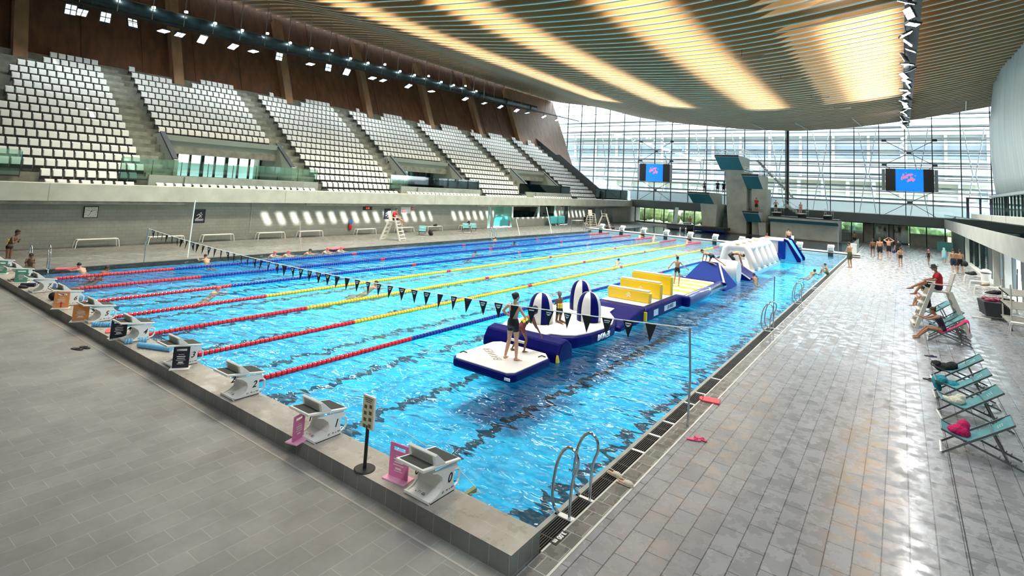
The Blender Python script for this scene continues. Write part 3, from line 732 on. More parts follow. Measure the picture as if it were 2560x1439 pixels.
for i, (d, (j, k, y)) in enumerate(vis[:NIND]):
    if i == 0: o = seat0; o.location = sloc(j, y); tag(o, '', 'chair')
    else: o = dup(seat0, sloc(j, y))
    o['label'] = SLAB[k]; o['group'] = SGRP[k]; o['category'] = 'chair'
# every farther seat: one object
bm_ = bmesh.new(); src = []
for ob in (seat0, *seat0.children):
    t_ = bmesh.new(); t_.from_mesh(ob.data)
    src.append(([v.co.copy() for v in t_.verts], [[v.index for v in f.verts] for f in t_.faces], 1 if ob.name.startswith('bracket') else 0)); t_.free()
vs_, fs_, ms_ = [], [], []
for d, (j, k, y) in vis[NIND:]:
    l = sloc(j, y)
    for co, fc, mi in src:
        b0 = len(vs_); vs_ += [c+l for c in co]; fs_ += [[b0+i for i in f] for f in fc]; ms_ += [mi]*len(fc)
bm_.free()
me = bpy.data.meshes.new('stadium_seats'); me.from_pydata(vs_, [], fs_); me.materials.append(plastic); me.materials.append(blackm)
for p, mi in zip(me.polygons, ms_): p.material_index = mi
o = bpy.data.objects.new('distant_seats', me); C.objects.link(o)
q = o.modifiers.new('b', 'BEVEL'); q.width = .028; q.segments = 1; q.limit_method = 'ANGLE'
tag(o, 'all the farther white tip-up seats of the stand, row upon row', 'seats', kind='stuff')

# ------------------------------------------------------------------ duct, rails, floodlights
t = thing('ventilation_duct', 'long dark round duct under the roof edge over the stand', 'duct')
dz = lambda y: 15.75+.012*y
MB().tube([(-41.2, -8, dz(-8)), (-41.2, 20, dz(20)), (-41.2, 45, dz(45)), (-41.2, 62, dz(62))], .48, 20).build('duct_body', duct, t, smooth=True)
m = MB()
for y in range(-6, 62, 6): m.tube([(-41.2, y, dz(y)), (-41.2, y+.12, dz(y))], .52, 20)
m.build('duct_collars', duct, t)
t = thing('lighting_rail', 'dark rail with hangers carrying floodlights along the stand', 'rail')
MB().box(-40.3, -40.1, -8, 74, 14.8, 14.95).build('rail_beam', darkm, t)
o = t.children[0]
for v in o.data.vertices: v.co.z += .018*v.co.y
y = 3.
while y < 74: MB().box(-40.22, -40.18, y-.025, y+.025, 14.9+.018*y, zc(-40.2)+.1).build('hanger', chrome, t); y += 2.15
lampon = mat('lamp_white', (.95, .97, 1), .3, emit=60)
lampdim = mat('lamp_dim', (.78, .88, .92), .3, emit=1.6)
def flood(loc, rx, rz, on, label, group, big=1.):
    t = thing('floodlight', label, 'floodlight', loc, rz, group)
    R = MX.Rotation(rx, 3, 'Y')
    m = MB(); m.tube([(0, 0, 0), (0, 0, -.35)], .03, 6); m.obox((0, 0, -.36), (.1, .7*big, .06)); m.build('yoke', darkm, t)
    c = V((0, 0, -.5*big))
    m = MB(); m.obox(c, (.74*big, .66*big, .10), R); m.build('housing', darkm, t)
    l = MB()
    for a in (-1, 1):
        for b in (-1, 1): l.obox(c+R@V((a*.17*big, b*.15*big, -.06)), (.28*big, .25*big, .02), R)
    l.build('lamp_lens', lampon if on else lampdim, t); return t
FL = [(4.7, 0, 1.2, 'floodlight turned away above the nearest block, beside the picture corner'), (5.3, 0, .5, 'cool dim floodlight with four panes next to the nearest post'), (6.6, 0, 1.4, 'flat tilted floodlight under the duct'),
      (8.2, 0, 2.0, 'unlit floodlight turned edge-on under the duct'), (10.2, 1, .1, 'bright flat floodlight before the second timber post'), (11.3, 0, .3, 'dim four-pane floodlight beside the second timber post'), (12.9, 1, .9, 'narrow lit floodlight turned aside, after the second post'),
      (15.3, 1, .5, 'bright square floodlight between the second and third posts'), (17.0, 1, .1, 'very bright oval floodlight beside the square one'), (19.3, 0, 1.4, 'thin floodlight seen edge-on by the third post'), (22.4, 1, .1, 'bright floodlight just past the third timber post'),
      (24.3, 0, 1.4, 'thin tilted floodlight before a hanging wire'), (26.4, 1, .9, 'narrow tilted bright floodlight before the fourth post'), (29.6, 1, .2, 'small paired bright lamps under the fourth post'), (31, 0, .3, 'flat lamp following the paired lamps of the fourth post'),
      (34.6, 1, .5, 'bright square floodlight past the fourth post'), (38.2, 1, .1, 'bright flat floodlight past the square one'), (44.2, 1, .45, 'the most dazzling floodlight, before the fifth bay of the timber wall'), (48, 0, .3, 'small dim floodlight past the dazzling one'),
      (51.5, 1, .5, 'bright floodlight before the sixth post'), (55.3, 1, .5, 'round glaring floodlight past the sixth post'), (58, 0, .2, 'dim floodlight before the end bay'), (62.5, 1, .5, 'bright floodlight on the lit end bay'), (66.5, 1, .5, 'last bright floodlight of the stand rail, near the facade')]
for y, on, rx, lab in FL: flood((-39.95, y, 14.8+.018*y), -rx, random.uniform(-.2, .2), on, lab, 'floodlights of the stand rail', 1.0)
m = MB()
t = thing('downlight_row', 'row of small white spots clipped along the dark duct', 'spotlights')
for i in range(20):
    y = 5.2+2.2*i; m2 = MB(); m2.lathe([(.001, 0), (.12, .0), (.12, .12), (.04, .16)], (-40.55, y, dz(y)+(.2 if i % 3 else .5)), 10); m2.build('spot', lampon, t)
# rail over the window side of the pool
t = thing('lighting_rail', 'dark rail crowded with floodlights over the window side of the pool', 'rail')
MB().box(4.15, 4.85, 2, YF-1, 14.55, 14.95).build('rail_beam', darkm, t)
y = 4
while y < YF-1: MB().box(4.45, 4.55, y-.04, y+.04, 14.9, zc(4.5)+.1).build('hanger', chrome, t); y += 3
RL = ['first floodlight in view on the window side rail, cut by the picture top', 'broad bright floodlight near the top of the window side rail']
for i in range(26):
    y = 24.5+i*1.95; on = (i % 3 != 2)
    flood((4.35+.15*((i*7) % 3-1), y, 14.6), (.5, 1.1, .2, -.5, .8)[i % 5], (i*1.3) % 1.5-.7, on, RL[i] if i < 2 else 'one of the many floodlights packed on the window side rail', 'floodlights of the window side rail', .85)

# ------------------------------------------------------------------ screens
scrb = mat('screen_black', (.01, .012, .014), .3)
def screen_mat():
    M = bpy.data.materials.new('screen_image'); M.use_nodes = True; N, L = nt(M); B = N['Principled BSDF']; tc = N.new('ShaderNodeTexCoord')
    n1 = N.new('ShaderNodeTexNoise'); n1.inputs['Scale'].default_value = 3.2; n1.inputs['Detail'].default_value = 3; L.new(tc.outputs['Object'], n1.inputs['Vector'])
    sp_ = N.new('ShaderNodeSeparateXYZ'); L.new(tc.outputs['Object'], sp_.inputs[0])
    def mt(op, a, b=None, c=None):
        k = N.new('ShaderNodeMath'); k.operation = op
        for i, v in enumerate((a, b, c)):
            if v is None: continue
            if isinstance(v, (int, float)): k.inputs[i].default_value = v
            else: L.new(v, k.inputs[i])
        return k.outputs[0]
    # a pale pink wavy figure in the upper middle on a blue ground
    dx = mt('DIVIDE', mt('SUBTRACT', sp_.outputs[0], -.05), .85); dz_ = mt('DIVIDE', mt('SUBTRACT', sp_.outputs[2], .32), .62)
    rr = mt('SUBTRACT', 1.0, mt('ADD', mt('MULTIPLY', dx, dx), mt('MULTIPLY', dz_, dz_)))
    f = mt('MULTIPLY', mt('GREATER_THAN', mt('ADD', mt('MULTIPLY', n1.outputs[0], 1.9), mt('MULTIPLY', rr, .35)), 1.18), mt('GREATER_THAN', rr, 0))
    mx_ = N.new('ShaderNodeMix'); mx_.data_type = 'RGBA'; L.new(f, mx_.inputs[0]); mx_.inputs[6].default_value = (.0, .17, .80, 1); mx_.inputs[7].default_value = (.55, .16, .28, 1)
    L.new(mx_.outputs[2], B.inputs['Base Color']); L.new(mx_.outputs[2], B.inputs['Emission Color']); B.inputs['Emission Strength'].default_value = 1.25
    return M
scm = screen_mat()
for xc_, lab in ((-27.2, 'video screen with blue underwater picture, hung beside the tall diving tower'), (4.76, 'video screen with blue underwater picture, hung over the door side of the hall')):
    t = thing('video_screen', lab, 'screen', (xc_, YF-.7, 7.95))
    MB().box(-2.38, 2.38, -.1, .15, -1.36, 1.38).build('screen_case', scrb, t, bev=.03)
    MB().box(-1.36, 1.36, -.115, -.10, -1.34, 1.36).build('screen_image', scm, t)
    for xa in (-2.75, 2.42): MB().box(xa, xa+.33, -.05, .1, -1.3, 1.3).build('side_bracket', mat('grey_bracket', (.25, .28, .29), .5), t)

# ------------------------------------------------------------------ diving towers
und = mat('blue_soffit', (.05, .26, .33), .6)
def platform(label, x0, x1, z, yf, ys, sx0, sx1, yb, drop, th=.22, sbase=None, rails=True):
    """concrete diving platform: thin black front edge, blue sloping underside running back into a shaft"""
    t = thing('diving_platform', label, 'diving platform', ((x0+x1)/2, ys, 0))
    ox, oy = (x0+x1)/2, ys; X = lambda v: v-ox; Y = lambda v: v-oy
    yc = ys
    MB().prism([(Y(yf), z-th), (Y(yf), z), (Y(yb), z), (Y(yb), z-drop-.2), (Y(yc), z-drop)], 0, X(x0), X(x1)).build('platform_slab', towerc, t, bev=.01)
    # the painted underside
    d = .006
    MB().hexa([(X(x0)+.01, Y(yf)+.02, z-th-.015), (X(x1)-.01, Y(yf)+.02, z-th-.015), (X(x1)-.01, Y(yc), z-drop-.015), (X(x0)+.01, Y(yc), z-drop-.015), (X(x0)+.01, Y(yf)+.02, z-th+.01), (X(x1)-.01, Y(yf)+.02, z-th+.01), (X(x1)-.01, Y(yc), z-drop+.01), (X(x0)+.01, Y(yc), z-drop+.01)]).build('underside', und, t)
    MB().box(X(x0)-.02, X(x1)+.02, Y(yf)-.05, Y(yf)+.05, z-.16, z+.04).box(X(x0), X(x1), Y(yf), Y(yb)-.5, z, z+.02).build('front_edge', blackm, t)
    b0, b1 = sbase or (sx0, sx1)
    MB().hexa([(X(b0), Y(ys)+.25, 0), (X(b1), Y(ys)+.25, 0), (X(b1), Y(yb), 0), (X(b0), Y(yb), 0), (X(sx0), Y(ys), z-drop+.02), (X(sx1), Y(ys), z-drop+.02), (X(sx1), Y(yb), z-drop+.02), (X(sx0), Y(yb), z-drop+.02)]).build('shaft', towerc, t, bev=.02)
    if rails:
        m = MB()
        for x in (X(x0)+.05, X(x1)-.05):
            n = 7
            for i in range(n): y = Y(yf)+1.2+(yb-yf-1.3)*i/(n-1); m.tube([(x, y, z), (x, y, z+1.05)], .025, 6)
            for h in (.45, .75, 1.05): m.tube([(x, Y(yf)+1.2, z+h), (x, Y(yb)-.1, z+h)], .025, 6)
        m.build('railing', chrome, t)
    return t
platform('tallest concrete diving platform, on the wide central tower', -16.35, -13.35, 10.25, 68.6, 71.6, -15.75, -12.95, 75.2, 1.75, sbase=(-15.3, -12.95))
platform('slimmer high diving platform beside the tallest tower', -12.95, -10.95, 7.8, 68.8, 71.8, -12.35, -10.55, 75.2, 1.75, sbase=(-12.3, -10.6))
platform('middle height diving platform with people, away from the springboards', -19.9, -17.0, 5.2, 68.6, 71.2, -18.9, -16.6, 75.2, 1.5, sbase=(-18.6, -16.9))
platform('low diving platform where a person in red stands', -12.75, -10.85, 3.05, 68.6, 70.8, -11.3, -10.4, 75.2, 1.35, sbase=(-11.2, -10.4))
# stairs behind the towers
def steps_thing(label, x0, x1, y, z0, z1, w=.9):
    t = thing('tower_stairway', label, 'stairs', ((x0+x1)/2, y, 0)); ox = (x0+x1)/2; m = MB(); n = max(4, int((z1-z0)/.22))
    for i in range(n): u = i/n; x = x0+(x1-x0)*u; m.box(x-ox-.05, x-ox+abs(x1-x0)/n+.02, 0, w, z0+(z1-z0)*u, z0+(z1-z0)*(i+1)/n)
    m.build('steps', towerc, t); m = MB()
    for i in range(0, n+1, 2): u = i/n; x = x0+(x1-x0)*u-ox; m.tube([(x, 0, z0+(z1-z0)*u), (x, 0, z0+(z1-z0)*u+1.0)], .02, 5)
    for h in (.5, 1.0): m.tube([(x0-ox, 0, z0+h), (x1-ox, 0, z1+h)], .025, 5)
    m.build('railing', chrome, t)
steps_thing('steep stairway with rails joining the slim platform to the tallest tower', -10.6, -12.6, 75.3, 7.8, 10.1)
steps_thing('stairway with rails climbing to the slim high platform', -8.0, -10.4, 75.3, 5.0, 7.7)
steps_thing('lower stairway with rails behind the springboards', -6.6, -9.0, 73.6, 2.6, 4.2)
# springboard block
t = thing('springboard_block', 'wide concrete block carrying the springboards', 'diving block', (-6.1, 72.5, 0))
MB().prism([(-2.9, 2.35), (-2.9, 2.62), (2.5, 2.62), (2.5, 0), (-1.6, 0), (-1.6, 1.95)], 0, -3.75, 3.85).build('block_body', towerc, t, bev=.01)
MB().box(-3.8, 3.88, -2.95, 2.4, 2.62, 2.72).build('deck', blackm, t)
MB().hexa([(-3.74, -2.88, 2.33), (3.84, -2.88, 2.33), (3.84, -1.62, 1.93), (-3.74, -1.62, 1.93), (-3.74, -2.88, 2.36), (3.84, -2.88, 2.36), (3.84, -1.62, 1.96), (-3.74, -1.62, 1.96)]).build('underside', und, t)
for i, (x, lab) in enumerate(((-9.05, 'springboard where a child waits, next to the low platform'), (-6.2, 'middle springboard with a child standing on it'), (-3.4, 'empty springboard tipped up at the block end'))):
    t = thing('springboard', lab, 'springboard', (x, 71, 2.72))
    MB().box(-.26, .26, -2.6, 2.2, .42, .47).build('board', mat('pale_board', (.62, .72, .72), .5), t, bev=.01)
    MB().box(-.45, .45, -.4, .3, 0, .36).build('fulcrum', blackm, t); MB().box(-.2, .2, 1.7, 2.1, 0, .42).build('rear_stand', chrome, t)
    m = MB()
    for s_ in (-.4, .4):
        m.tube([(s_, .2, .05), (s_, .2, 1.2), (s_, 2.2, 1.2), (s_, 2.2, 0)], .025, 6); m.tube([(s_, .2, .75), (s_, 2.2, .75)], .02, 6)
    m.build('railing', chrome, t)
# low one metre boards at the stand side of the diving pool
t = thing('springboard_block', 'low black springboard block near the water at the stand side', 'diving block', (-19, 69.9, 0))
MB().box(-3.8, -.9, -1.1, 1.8, .0, .55).build('block_body', beamd, t, bev=.05); MB().box(-3.9, -.8, -1.2, 1.8, .55, .62).build('deck', blackm, t)
MB().box(.1, 4.0, -1.3, 2.0, .25, .62).build('second_deck', blackm, t); MB().hexa([(.1, -1.3, .1), (4, -1.3, .1), (4, -.3, -.0), (.1, -.3, 0), (.1, -1.3, .25), (4, -1.3, .25), (4, -.3, .25), (.1, -.3, .25)]).build('underside', blue, t)
for x, lab in ((-22.0, 'springboard tipped upright over the low black block'), (-20.2, 'pale low springboard reaching over the water')):
    t = thing('springboard', lab, 'springboard', (x, 69.8, .62))
    if x < -21: MB().bar((0, .3, 0), (0, .9, 2.3), .5, .06).build('board', mat('pale_board2', (.50, .62, .60), .5), t)
    else: MB().box(-.26, .26, -2.4, 2.0, .32, .37).build('board', MATS['pale_board'], t)
    MB().prism([(-.5, 0), (.5, 0), (.2, .32), (-.2, .32)], 1, -.3, .3).build('fulcrum', MATS['pale_board2'] if 'pale_board2' in MATS else white, t)

# ------------------------------------------------------------------ starting blocks
def make_block(num, root_label):
    """origin at the middle of the base's deck-side edge; +y looks over the pool"""
    t = thing('starting_block', root_label, 'starting block')
    prof = [(-.02, 0), (-.02, .03), (.12, .055), (.21, .11), (.24, .19), (.21, .27), (.12, .34), (.0, .39), (.50, .37), (.50, .34), (.535, .30), (.535, .28), (.47, .27), (.455, .24), (.455, .10), (.48, .06), (.50, .05), (.46, .012)]
    m = MB()
    for x in (-.235, .215): m.prism(prof, 0, x, x+.02)
    # open handle at the pool end of each side
    for x in (-.225, .225): m.tube([(x, .47, .275), (x, .535, .265), (x, .575, .23), (x, .575, .12), (x, .54, .07), (x, .47, .05)], .017, 8)
    # curved shell between the sides and the tray
    cv = [(-.02, .012), (.12, .03), (.225, .09), (.26, .19), (.225, .28), (.12, .355)]
    m.prism(cv+[(y+.014, z+.004) for y, z in cv[::-1]], 0, -.22, .22)
    m.box(-.235, .235, -.03, -.0, .012, .045); m.box(-.22, .22, .25, .46, .012, .03)
    m.build('body', white, t, bev=.006)
    MB().box(-.235, .235, .0, .47, -.0, .014).build('base_gasket', blackm, t)
    p = MB(); z0, z1 = .51, .40
    zz = lambda y: z0+(z1-z0)*(y+.20)/.76-.0
    ya, yb = -.20, .56
    p.hexa([(-.26, ya, zz(ya)-.04), (.26, ya, zz(ya)-.04), (.26, yb, zz(yb)-.03), (-.26, yb, zz(yb)-.03), (-.26, ya, zz(ya)), (.26, ya, zz(ya)), (.26, yb, zz(yb)), (-.26, yb, zz(yb))])
    p.build('top_platform', white, t, bev=.008)
    # kick wedge with its pale recessed panel, and the black grip mats
    k = MB(); k.prism([(.055, zz(.055)), (.02, .605), (.05, .625), (.235, zz(.235)+.012), (.235, zz(.235))], 0, -.26, .26); k.build('kick_wedge', white, t, bev=.008)
    MB().hexa([(-.20, .046, zz(.055)+.012), (.20, .046, zz(.055)+.012), (.20, .062, zz(.055)+.012), (-.20, .062, zz(.055)+.012), (-.20, .019, .592), (.20, .019, .592), (.20, .035, .592), (-.20, .035, .592)]).build('wedge_panel', mat('greyish_panel', (.45, .45, .41), .5), t)
    g = MB()
    for (y0, y1) in ((-.165, .04), (.245, .535)):
        g.hexa([(-.215, y0, zz(y0)-.002), (.215, y0, zz(y0)-.002), (.215, y1, zz(y1)-.002), (-.215, y1, zz(y1)-.002), (-.215, y0, zz(y0)+.006), (.215, y0, zz(y0)+.006), (.215, y1, zz(y1)+.006), (-.215, y1, zz(y1)+.006)])
    g.build('grip_mat', matt, t)
    if num is not None:
        text(str(num), 'number', printb, t, (.2365, .36, .20), (PI/2, 0, PI/2), .17, shear=.28, bold=.002)
        text(str(num), 'number', printb, t, (-.214, .18, .22), (PI/2, 0, PI/2), .17, shear=.28, bold=.002)
        m = MB()      # the small maker's marks along the lower edge: an arch and a few dashes
        for (ox, oy, oz, ax) in ((.2365, .20, .055, 1), (.0, -.0, .03, 0)):
            for i, (u, w) in enumerate(((.02, .02), (.10, .035), (.16, .02), (.20, .05))):
                if ax: m.box(ox, ox+.001, oy+u, oy+u+w, oz+.004*(i % 2), oz+.016+.006*(i % 2))
        m.tube([(.237, .225, .05), (.237, .23, .078), (.237, .25, .08), (.237, .258, .05)], .003, 5)
        m.tube([(-.05, .05, .047), (-.045, .085, .054), (-.02, .085, .054), (-.012, .05, .047)], .003, 5); m.box(.02, .07, .05, .06, .045, .052).box(.02, .06, .072, .082, .05, .056).box(-.1, -.085, .05, .06, .045, .052)
        m.build('maker_mark', printg, t)
    return t
HP = .242
XB = lambda k: -1.25-2.5*k-.2
BL = ['starting block numbered 0, nearest to the pool corner ladder', 'starting block numbered 1, between the pink signs', 'starting block numbered 2, no sign beside it', 'starting block behind the black sign with a white slot',
      'starting block numbered 4, with a black sign behind it', 'starting block numbered 5, behind the plain orange sign', 'starting block numbered 6, behind the orange sign with an arrow', 'starting block numbered 7, beside a dark blue float',
      'starting block hidden behind the first green sign', 'last starting block behind the green sign at the picture edge']
for k in range(10):
    b_ = make_block(k, BL[k]); b_.location = (XB(k), -.50, HP)
    for ch in b_.children:
        if ch.name.startswith('base_gasket') or ch.name.startswith('body'): pass
fb = make_block(None, ''); 
for k in range(10):
    lab = 'far starting block on the floating bulkhead, %s' % ('second from the window side end of the walkway' if k == 1 else 'closest to the window side' if k == 0 else 'partly hidden by the white slide tower' if k == 2 else
        'standing farthest along toward the stand' if k == 9 else 'one before the last toward the stand' if k == 8 else 'third before the stand end' if k == 7 else 'just past the bulkhead ladder' if k == 6 else 'just before the bulkhead ladder' if k == 5 else 'behind the red and white lane end' if k == 4 else 'standing before the tallest tower')
    o = fb if k == 0 else dup(fb)
    o.location = (-1.25-2.5*k, PY1+.55, .30); o.rotation_euler = (0, 0, PI); o['label'] = lab
m = MB()
for k in range(10): x = -1.25-2.5*k; m.box(x-.2, x+.2, PY1-.02, PY1+.012, -.1, .2)
struct('trim_25', m, blackm)

# ------------------------------------------------------------------ lane ropes
def rope(x, label, main, z=.015):
    t = thing('lane_rope', label, 'lane rope', (x, 0, 0))
    def floats(y0, y1, nm, m, R=.062, step=.13):
        pr = []; y = y0
        while y < y1-.01: pr += [(.030, y), (R, y+.012), (R, y+step*.72), (.030, y+step*.86)]; y += step
        MB().lathe(pr, (0, 0, z), 8, axis=1).build(nm, m, t, smooth=False)
    MB().tube([(0, .05, .05), (0, 25, z), (0, 50.1, .05)], .012, 5).build('cable', steel, t)
    floats(.45, 5.2, 'red_floats', redp); floats(45, 49.8, 'red_end_floats', redp)
    for a, b in ((5.2, 14.85), (15.15, 24.85), (25.15, 34.85), (35.15, 45)): floats(a, b, 'middle_floats', main)
    for y in (15, 25, 35): floats(y-.15, y+.15, 'distance_mark', redp)
    return t
RN = {-7.5: ('third lane divider: red ends and blue floats, running beside the inflatables', blup), -10: ('red and yellow lane rope nearest to the inflatables', yelp), -12.5: ('middle one of the three red and yellow lane ropes', yelp),
      -15: ('red and yellow lane rope farthest from the inflatables', yelp), -17.5: ('red and blue lane rope next to the yellow ones', blup), -20: ('red and blue lane rope between two other blue ones', blup), -22.5: ('red and blue lane rope closest to the stand', blup)}
for x, (lab, m_) in RN.items(): rope(x, lab, m_)
# the ends of the ropes gathered on small floats at the bulkhead
t = thing('loose_rope_line', 'thin slack line lying on the water before the first lanes', 'line')
MB().tube([(-6.6, 1.0, -.01), (-5.0, .95, -.012), (-3.4, 1.15, -.012), (-2.0, .9, -.012), (-1.1, .45, .05), (-1.15, .25, .1)], .006, 6).build('line', mat('pale_line', (.55, .65, .62), .5), t)
MB().box(-1.22, -1.16, .08, .42, .06, .12).build('hook', mat('brass_hook', (.25, .27, .12), .5), t)

# ------------------------------------------------------------------ backstroke flags
t = thing('backstroke_flag_line', 'line of black triangular pennants stretched across the pool on two poles', 'flag line', (0, 5, 0))
def fz(x):
    u = (x+25)/25.0
    return 1.57+(1.83-1.57)*u-.42*4*u*(1-u)*.9+.03*math.sin(u*9)*0
m = MB(); m.tube([(-25+25*i/40, 0, fz(-25+25*i/40)) for i in range(41)]+[(.42, 0, 1.86)], .012, 6); m.build('line', white, t)
pen = mat('black_pennant', (.008, .008, .010), .55)
for i in range(50):
    x = -.38-.492*i
    if x < -24.9: break
    z = fz(x); a = random.uniform(-.25, .25); c, s_ = math.cos(a), math.sin(a); sw = random.uniform(-.05, .05)
    P = [V((-.115*c, -.115*s_, 0)), V((.115*c, .115*s_, 0)), V((sw, .06*random.uniform(-1, 1), -.36))]
    o_ = V((x, 0, z-.008)); m = MB(); th = V((-s_, c, 0))*.004
    m._f([m.b.verts.new(o_+q-th) for q in P]); m._f([m.b.verts.new(o_+q+th) for q in P[::-1]])
    pn = m.build('pennant', pen, t)
    # the white swoosh and lettering bar
    m = MB(); nrm = V((s_, -c, 0))*.007
    e = lambda u, w: o_+V((u*c, u*s_, w))+nrm+V((sw, 0, 0))*(-w/.36)
    m.quad(e(-.065, -.035), e(.065, -.035), e(.065, -.06), e(-.065, -.06))
    m.quad(e(-.035, -.085), e(.055, -.075), e(.02, -.115), e(-.03, -.12)); m.quad(e(-.055, -.075), e(-.02, -.085), e(-.03, -.098), e(-.06, -.088))
    m.build('logo', printw, pn)
for x, y, lean, ht, lab, r_ in ((.17, 5, -.06, 1.87, '', .022),):
    MB().tube([(.17+.25, 0, 0.0), (.17+.28, 0, .9), (.42, 0, 1.87)], .022, 8).build('pole', chrome, t)
    MB().tube([(-25.1, 0, 0), (-25.12, 0, .9), (-25.0, 0, 1.6)], .022, 8).build('pole', chrome, t)

# ------------------------------------------------------------------ signs on the platform
def board_sign(name, label, loc, rz, w, h, m_, bm2, nbars, slot=True, foot=.24, lean=0., arrow=False):
    t = thing(name, label, 'sign', loc, rz)
    p = MB(); sw, sh = w*.62, h*.12; zt = h*.90
    if slot:
        z0, z1 = h*.80, h*.90; xa, xb = -w*.32, w*.32
        p.box(-w/2, xa, -.01, .01, 0, h).box(xb, w/2, -.01, .01, 0, h).box(xa, xb, -.01, .01, 0, z0).box(xa, xb, -.01, .01, z1, h)
    else: p.box(-w/2, w/2, -.01, .01, 0, h)
    p.build('panel', m_, t, bev=.002)
    MB().box(-w/2-.03, w/2+.03, -foot/2, foot/2, 0, .018).build('foot', bm2, t, bev=.004)
    b = MB(); z = h*.66
    for i in range(nbars):
        bw = w*(.34, .52, .46, .58, .30, .44)[i % 6]/2; hh = h*(.018, .035, .03, .022, .05, .02)[i % 6]
        for s_ in (-1,):
            b.box(-bw, bw, s_*.0125-.0005, s_*.0125+.0005, z-hh, z)
            b.box(-bw, bw, .012, .013, z-hh, z)
        z -= h*.085
    b.build('printed_lines', printw, t)
    if arrow:
        a = MB()
        a.prism([(-.02, .02), (.02, .02), (.02, h*.30), (.05, h*.30), (0, h*.42), (-.05, h*.30), (-.02, h*.30)], 1, -.016, -.0135)
        a.build('arrow', mat('red_print', (.62, .05, .02), .5), t)
    return t
pinkb = mat('light_pink_plastic', (.92, .45, .68), .4)
board_sign('lane_sign', 'pink upright sign turned side-on before block 1', (-4.02, -.62, HP), PI/2+.25, .24, .40, pink, pinkb, 5)
board_sign('lane_sign', 'pink upright sign with printed lines beside block 0', (-2.0, -.34, HP), .12, .34, .47, pink, pinkb, 6)
board_sign('lane_sign', 'black upright sign with white slot and text before block 3', (-8.62, -.42, HP), PI/2-.62, .31, .45, navyp, white, 6)
board_sign('lane_sign', 'black upright sign behind block 4', (-11.78, -.50, HP), PI/2-.1, .34, .46, navyp, white, 6)
board_sign('lane_sign', 'plain orange upright sign before block 5', (-14.1, -.60, HP), PI/2-.5, .36, .44, orange, white, 6, slot=False)
board_sign('lane_sign', 'orange upright sign with a red arrow before block 6', (-16.0, -.52, HP), PI/2-.5, .36, .46, orange, white, 4, arrow=True)
board_sign('lane_sign', 'green upright sign between the eighth block and block 7', (-20.9, -.35, HP), PI/2-.6, .36, .46, green, white, 5)
board_sign('lane_sign', 'green upright sign cut by the picture edge', (-23.2, -.42, HP), PI/2-.6, .36, .46, green, white, 5)
t = thing('poster_stand', 'black round-footed stand holding a white poster with small pictures', 'sign', (-2.555, -.48, HP))
MB().lathe([(.001, 0), (.155, 0), (.155, .012), (.14, .02), (.001, .022)], seg=32).build('round_foot', blackm, t)
MB().tube([(0, 0, .02), (0, 0, .62)], .026, 14).build('pole', blackm, t)
R_ = .52
m = MB(); m.obox((0, 0, .80), (.035, .255, .46), Rz(PI/2)); m.build('poster_box', white, t, bev=.006)
Rp = Rz(PI/2)
def onposter(u, w, sz, mt_, nm='p'):
    pass
m = MB(); m.obox(V((0, 0, .80))+Rp@V((-.0185, 0, 0)), (.002, .235, .44), Rp); m.build('poster_paper', mat('poster_paper', (.66, .62, .44), .6), t)
m = MB()
for r in range(4):
    for c_ in range(2): 
        if r == 3 and c_ == 0: pass
        m.obox(V((0, 0, .80))+Rp@V((-.0205, -.055+.11*c_+.0, .09-.09*r+(-.02 if c_ else 0))), (.001, .06, .05), Rp)
m.build('poster_pictures', mat('poster_pictures', (.12, .10, .03), .6, var=.9, vs=60), t)
m = MB()
for r in range(3): m.obox(V((0, 0, .80))+Rp@V((-.0205, 0, .195-.025*r)), (.001, .18-.03*r, .010), Rp)
m.build('poster_text', printb, t)
t = thing('depth_plate', 'small black plate reading 3.00 m on the wet tiles', 'sign', (.235, .395, .004), PI/2)
MB().box(-.16, .16, -.05, .05, 0, .005).build('plate', printb, t)
text('3.00 m', 'depth_lettering', printw, t, (0, 0, .006), (0, 0, PI), .095, bold=.003)

# ------------------------------------------------------------------ ladders
def ladder(label, x, y, rz=0, h=.92, z=0, gap=.60):
    t = thing('pool_ladder', label, 'ladder', (x, y, z), rz)
    for i, s_ in enumerate((-gap/2, gap/2)):
        pts = [(.16, s_, 0), (.17, s_, .35), (.20, s_, .55), (.26, s_, .72), (.245, s_, .86), (.16, s_, .93), (.06, s_, .90), (-.04, s_, .74), (-.10, s_, .50), (-.12, s_, .22), (-.08, s_, .08), (-.02, s_, 0), (-.16, s_, -.25), (-.16, s_, -.8)]
        pts = [(a, b, c*h/.93 if c > 0 else c) for a, b, c in pts]
        sm = []
        for j in range(len(pts)-1):
            p0, p1, p2, p3 = V(pts[max(j-1, 0)]), V(pts[j]), V(pts[j+1]), V(pts[min(j+2, len(pts)-1)])
            for q in range(4):
                u = q/4; sm.append(.5*((2*p1)+(-p0+p2)*u+(2*p0-5*p1+4*p2-p3)*u*u+(-p0+3*p1-3*p2+p3)*u**3))
        sm.append(V(pts[-1]))
        MB().tube(sm, .021, 10).build('handrail', steel, t, smooth=True)
    m = MB()
    for k in range(3): m.box(-.24, -.12, -gap/2, gap/2, -.3-.25*k, -.27-.25*k)
    m.build('rungs', steel, t); 
    for e in (-1, 1): MB().box(-.06, .21, e*gap/2-.03, e*gap/2+.03, 0, .012).build('foot_plate', white, t)
    return t
ladder('steel pool ladder with two tall curved rails beside the corner', -.02, 1.12)
ladder('steel pool ladder halfway along the window side, next to the thin rod', -.02, 15.1)
ladder('steel pool ladder farther along the window side, near the two children', -.02, 21.8)
ladder('steel pool ladder on the stand side beside the crouching child', -24.9, 1.1, PI, 1.0)
ladder('steel pool ladder on the stand side before the two teal deckchairs', -24.9, 31.8, PI)
ladder('steel pool ladder at the stand end of the bulkhead', -24.9, 48.9, PI)
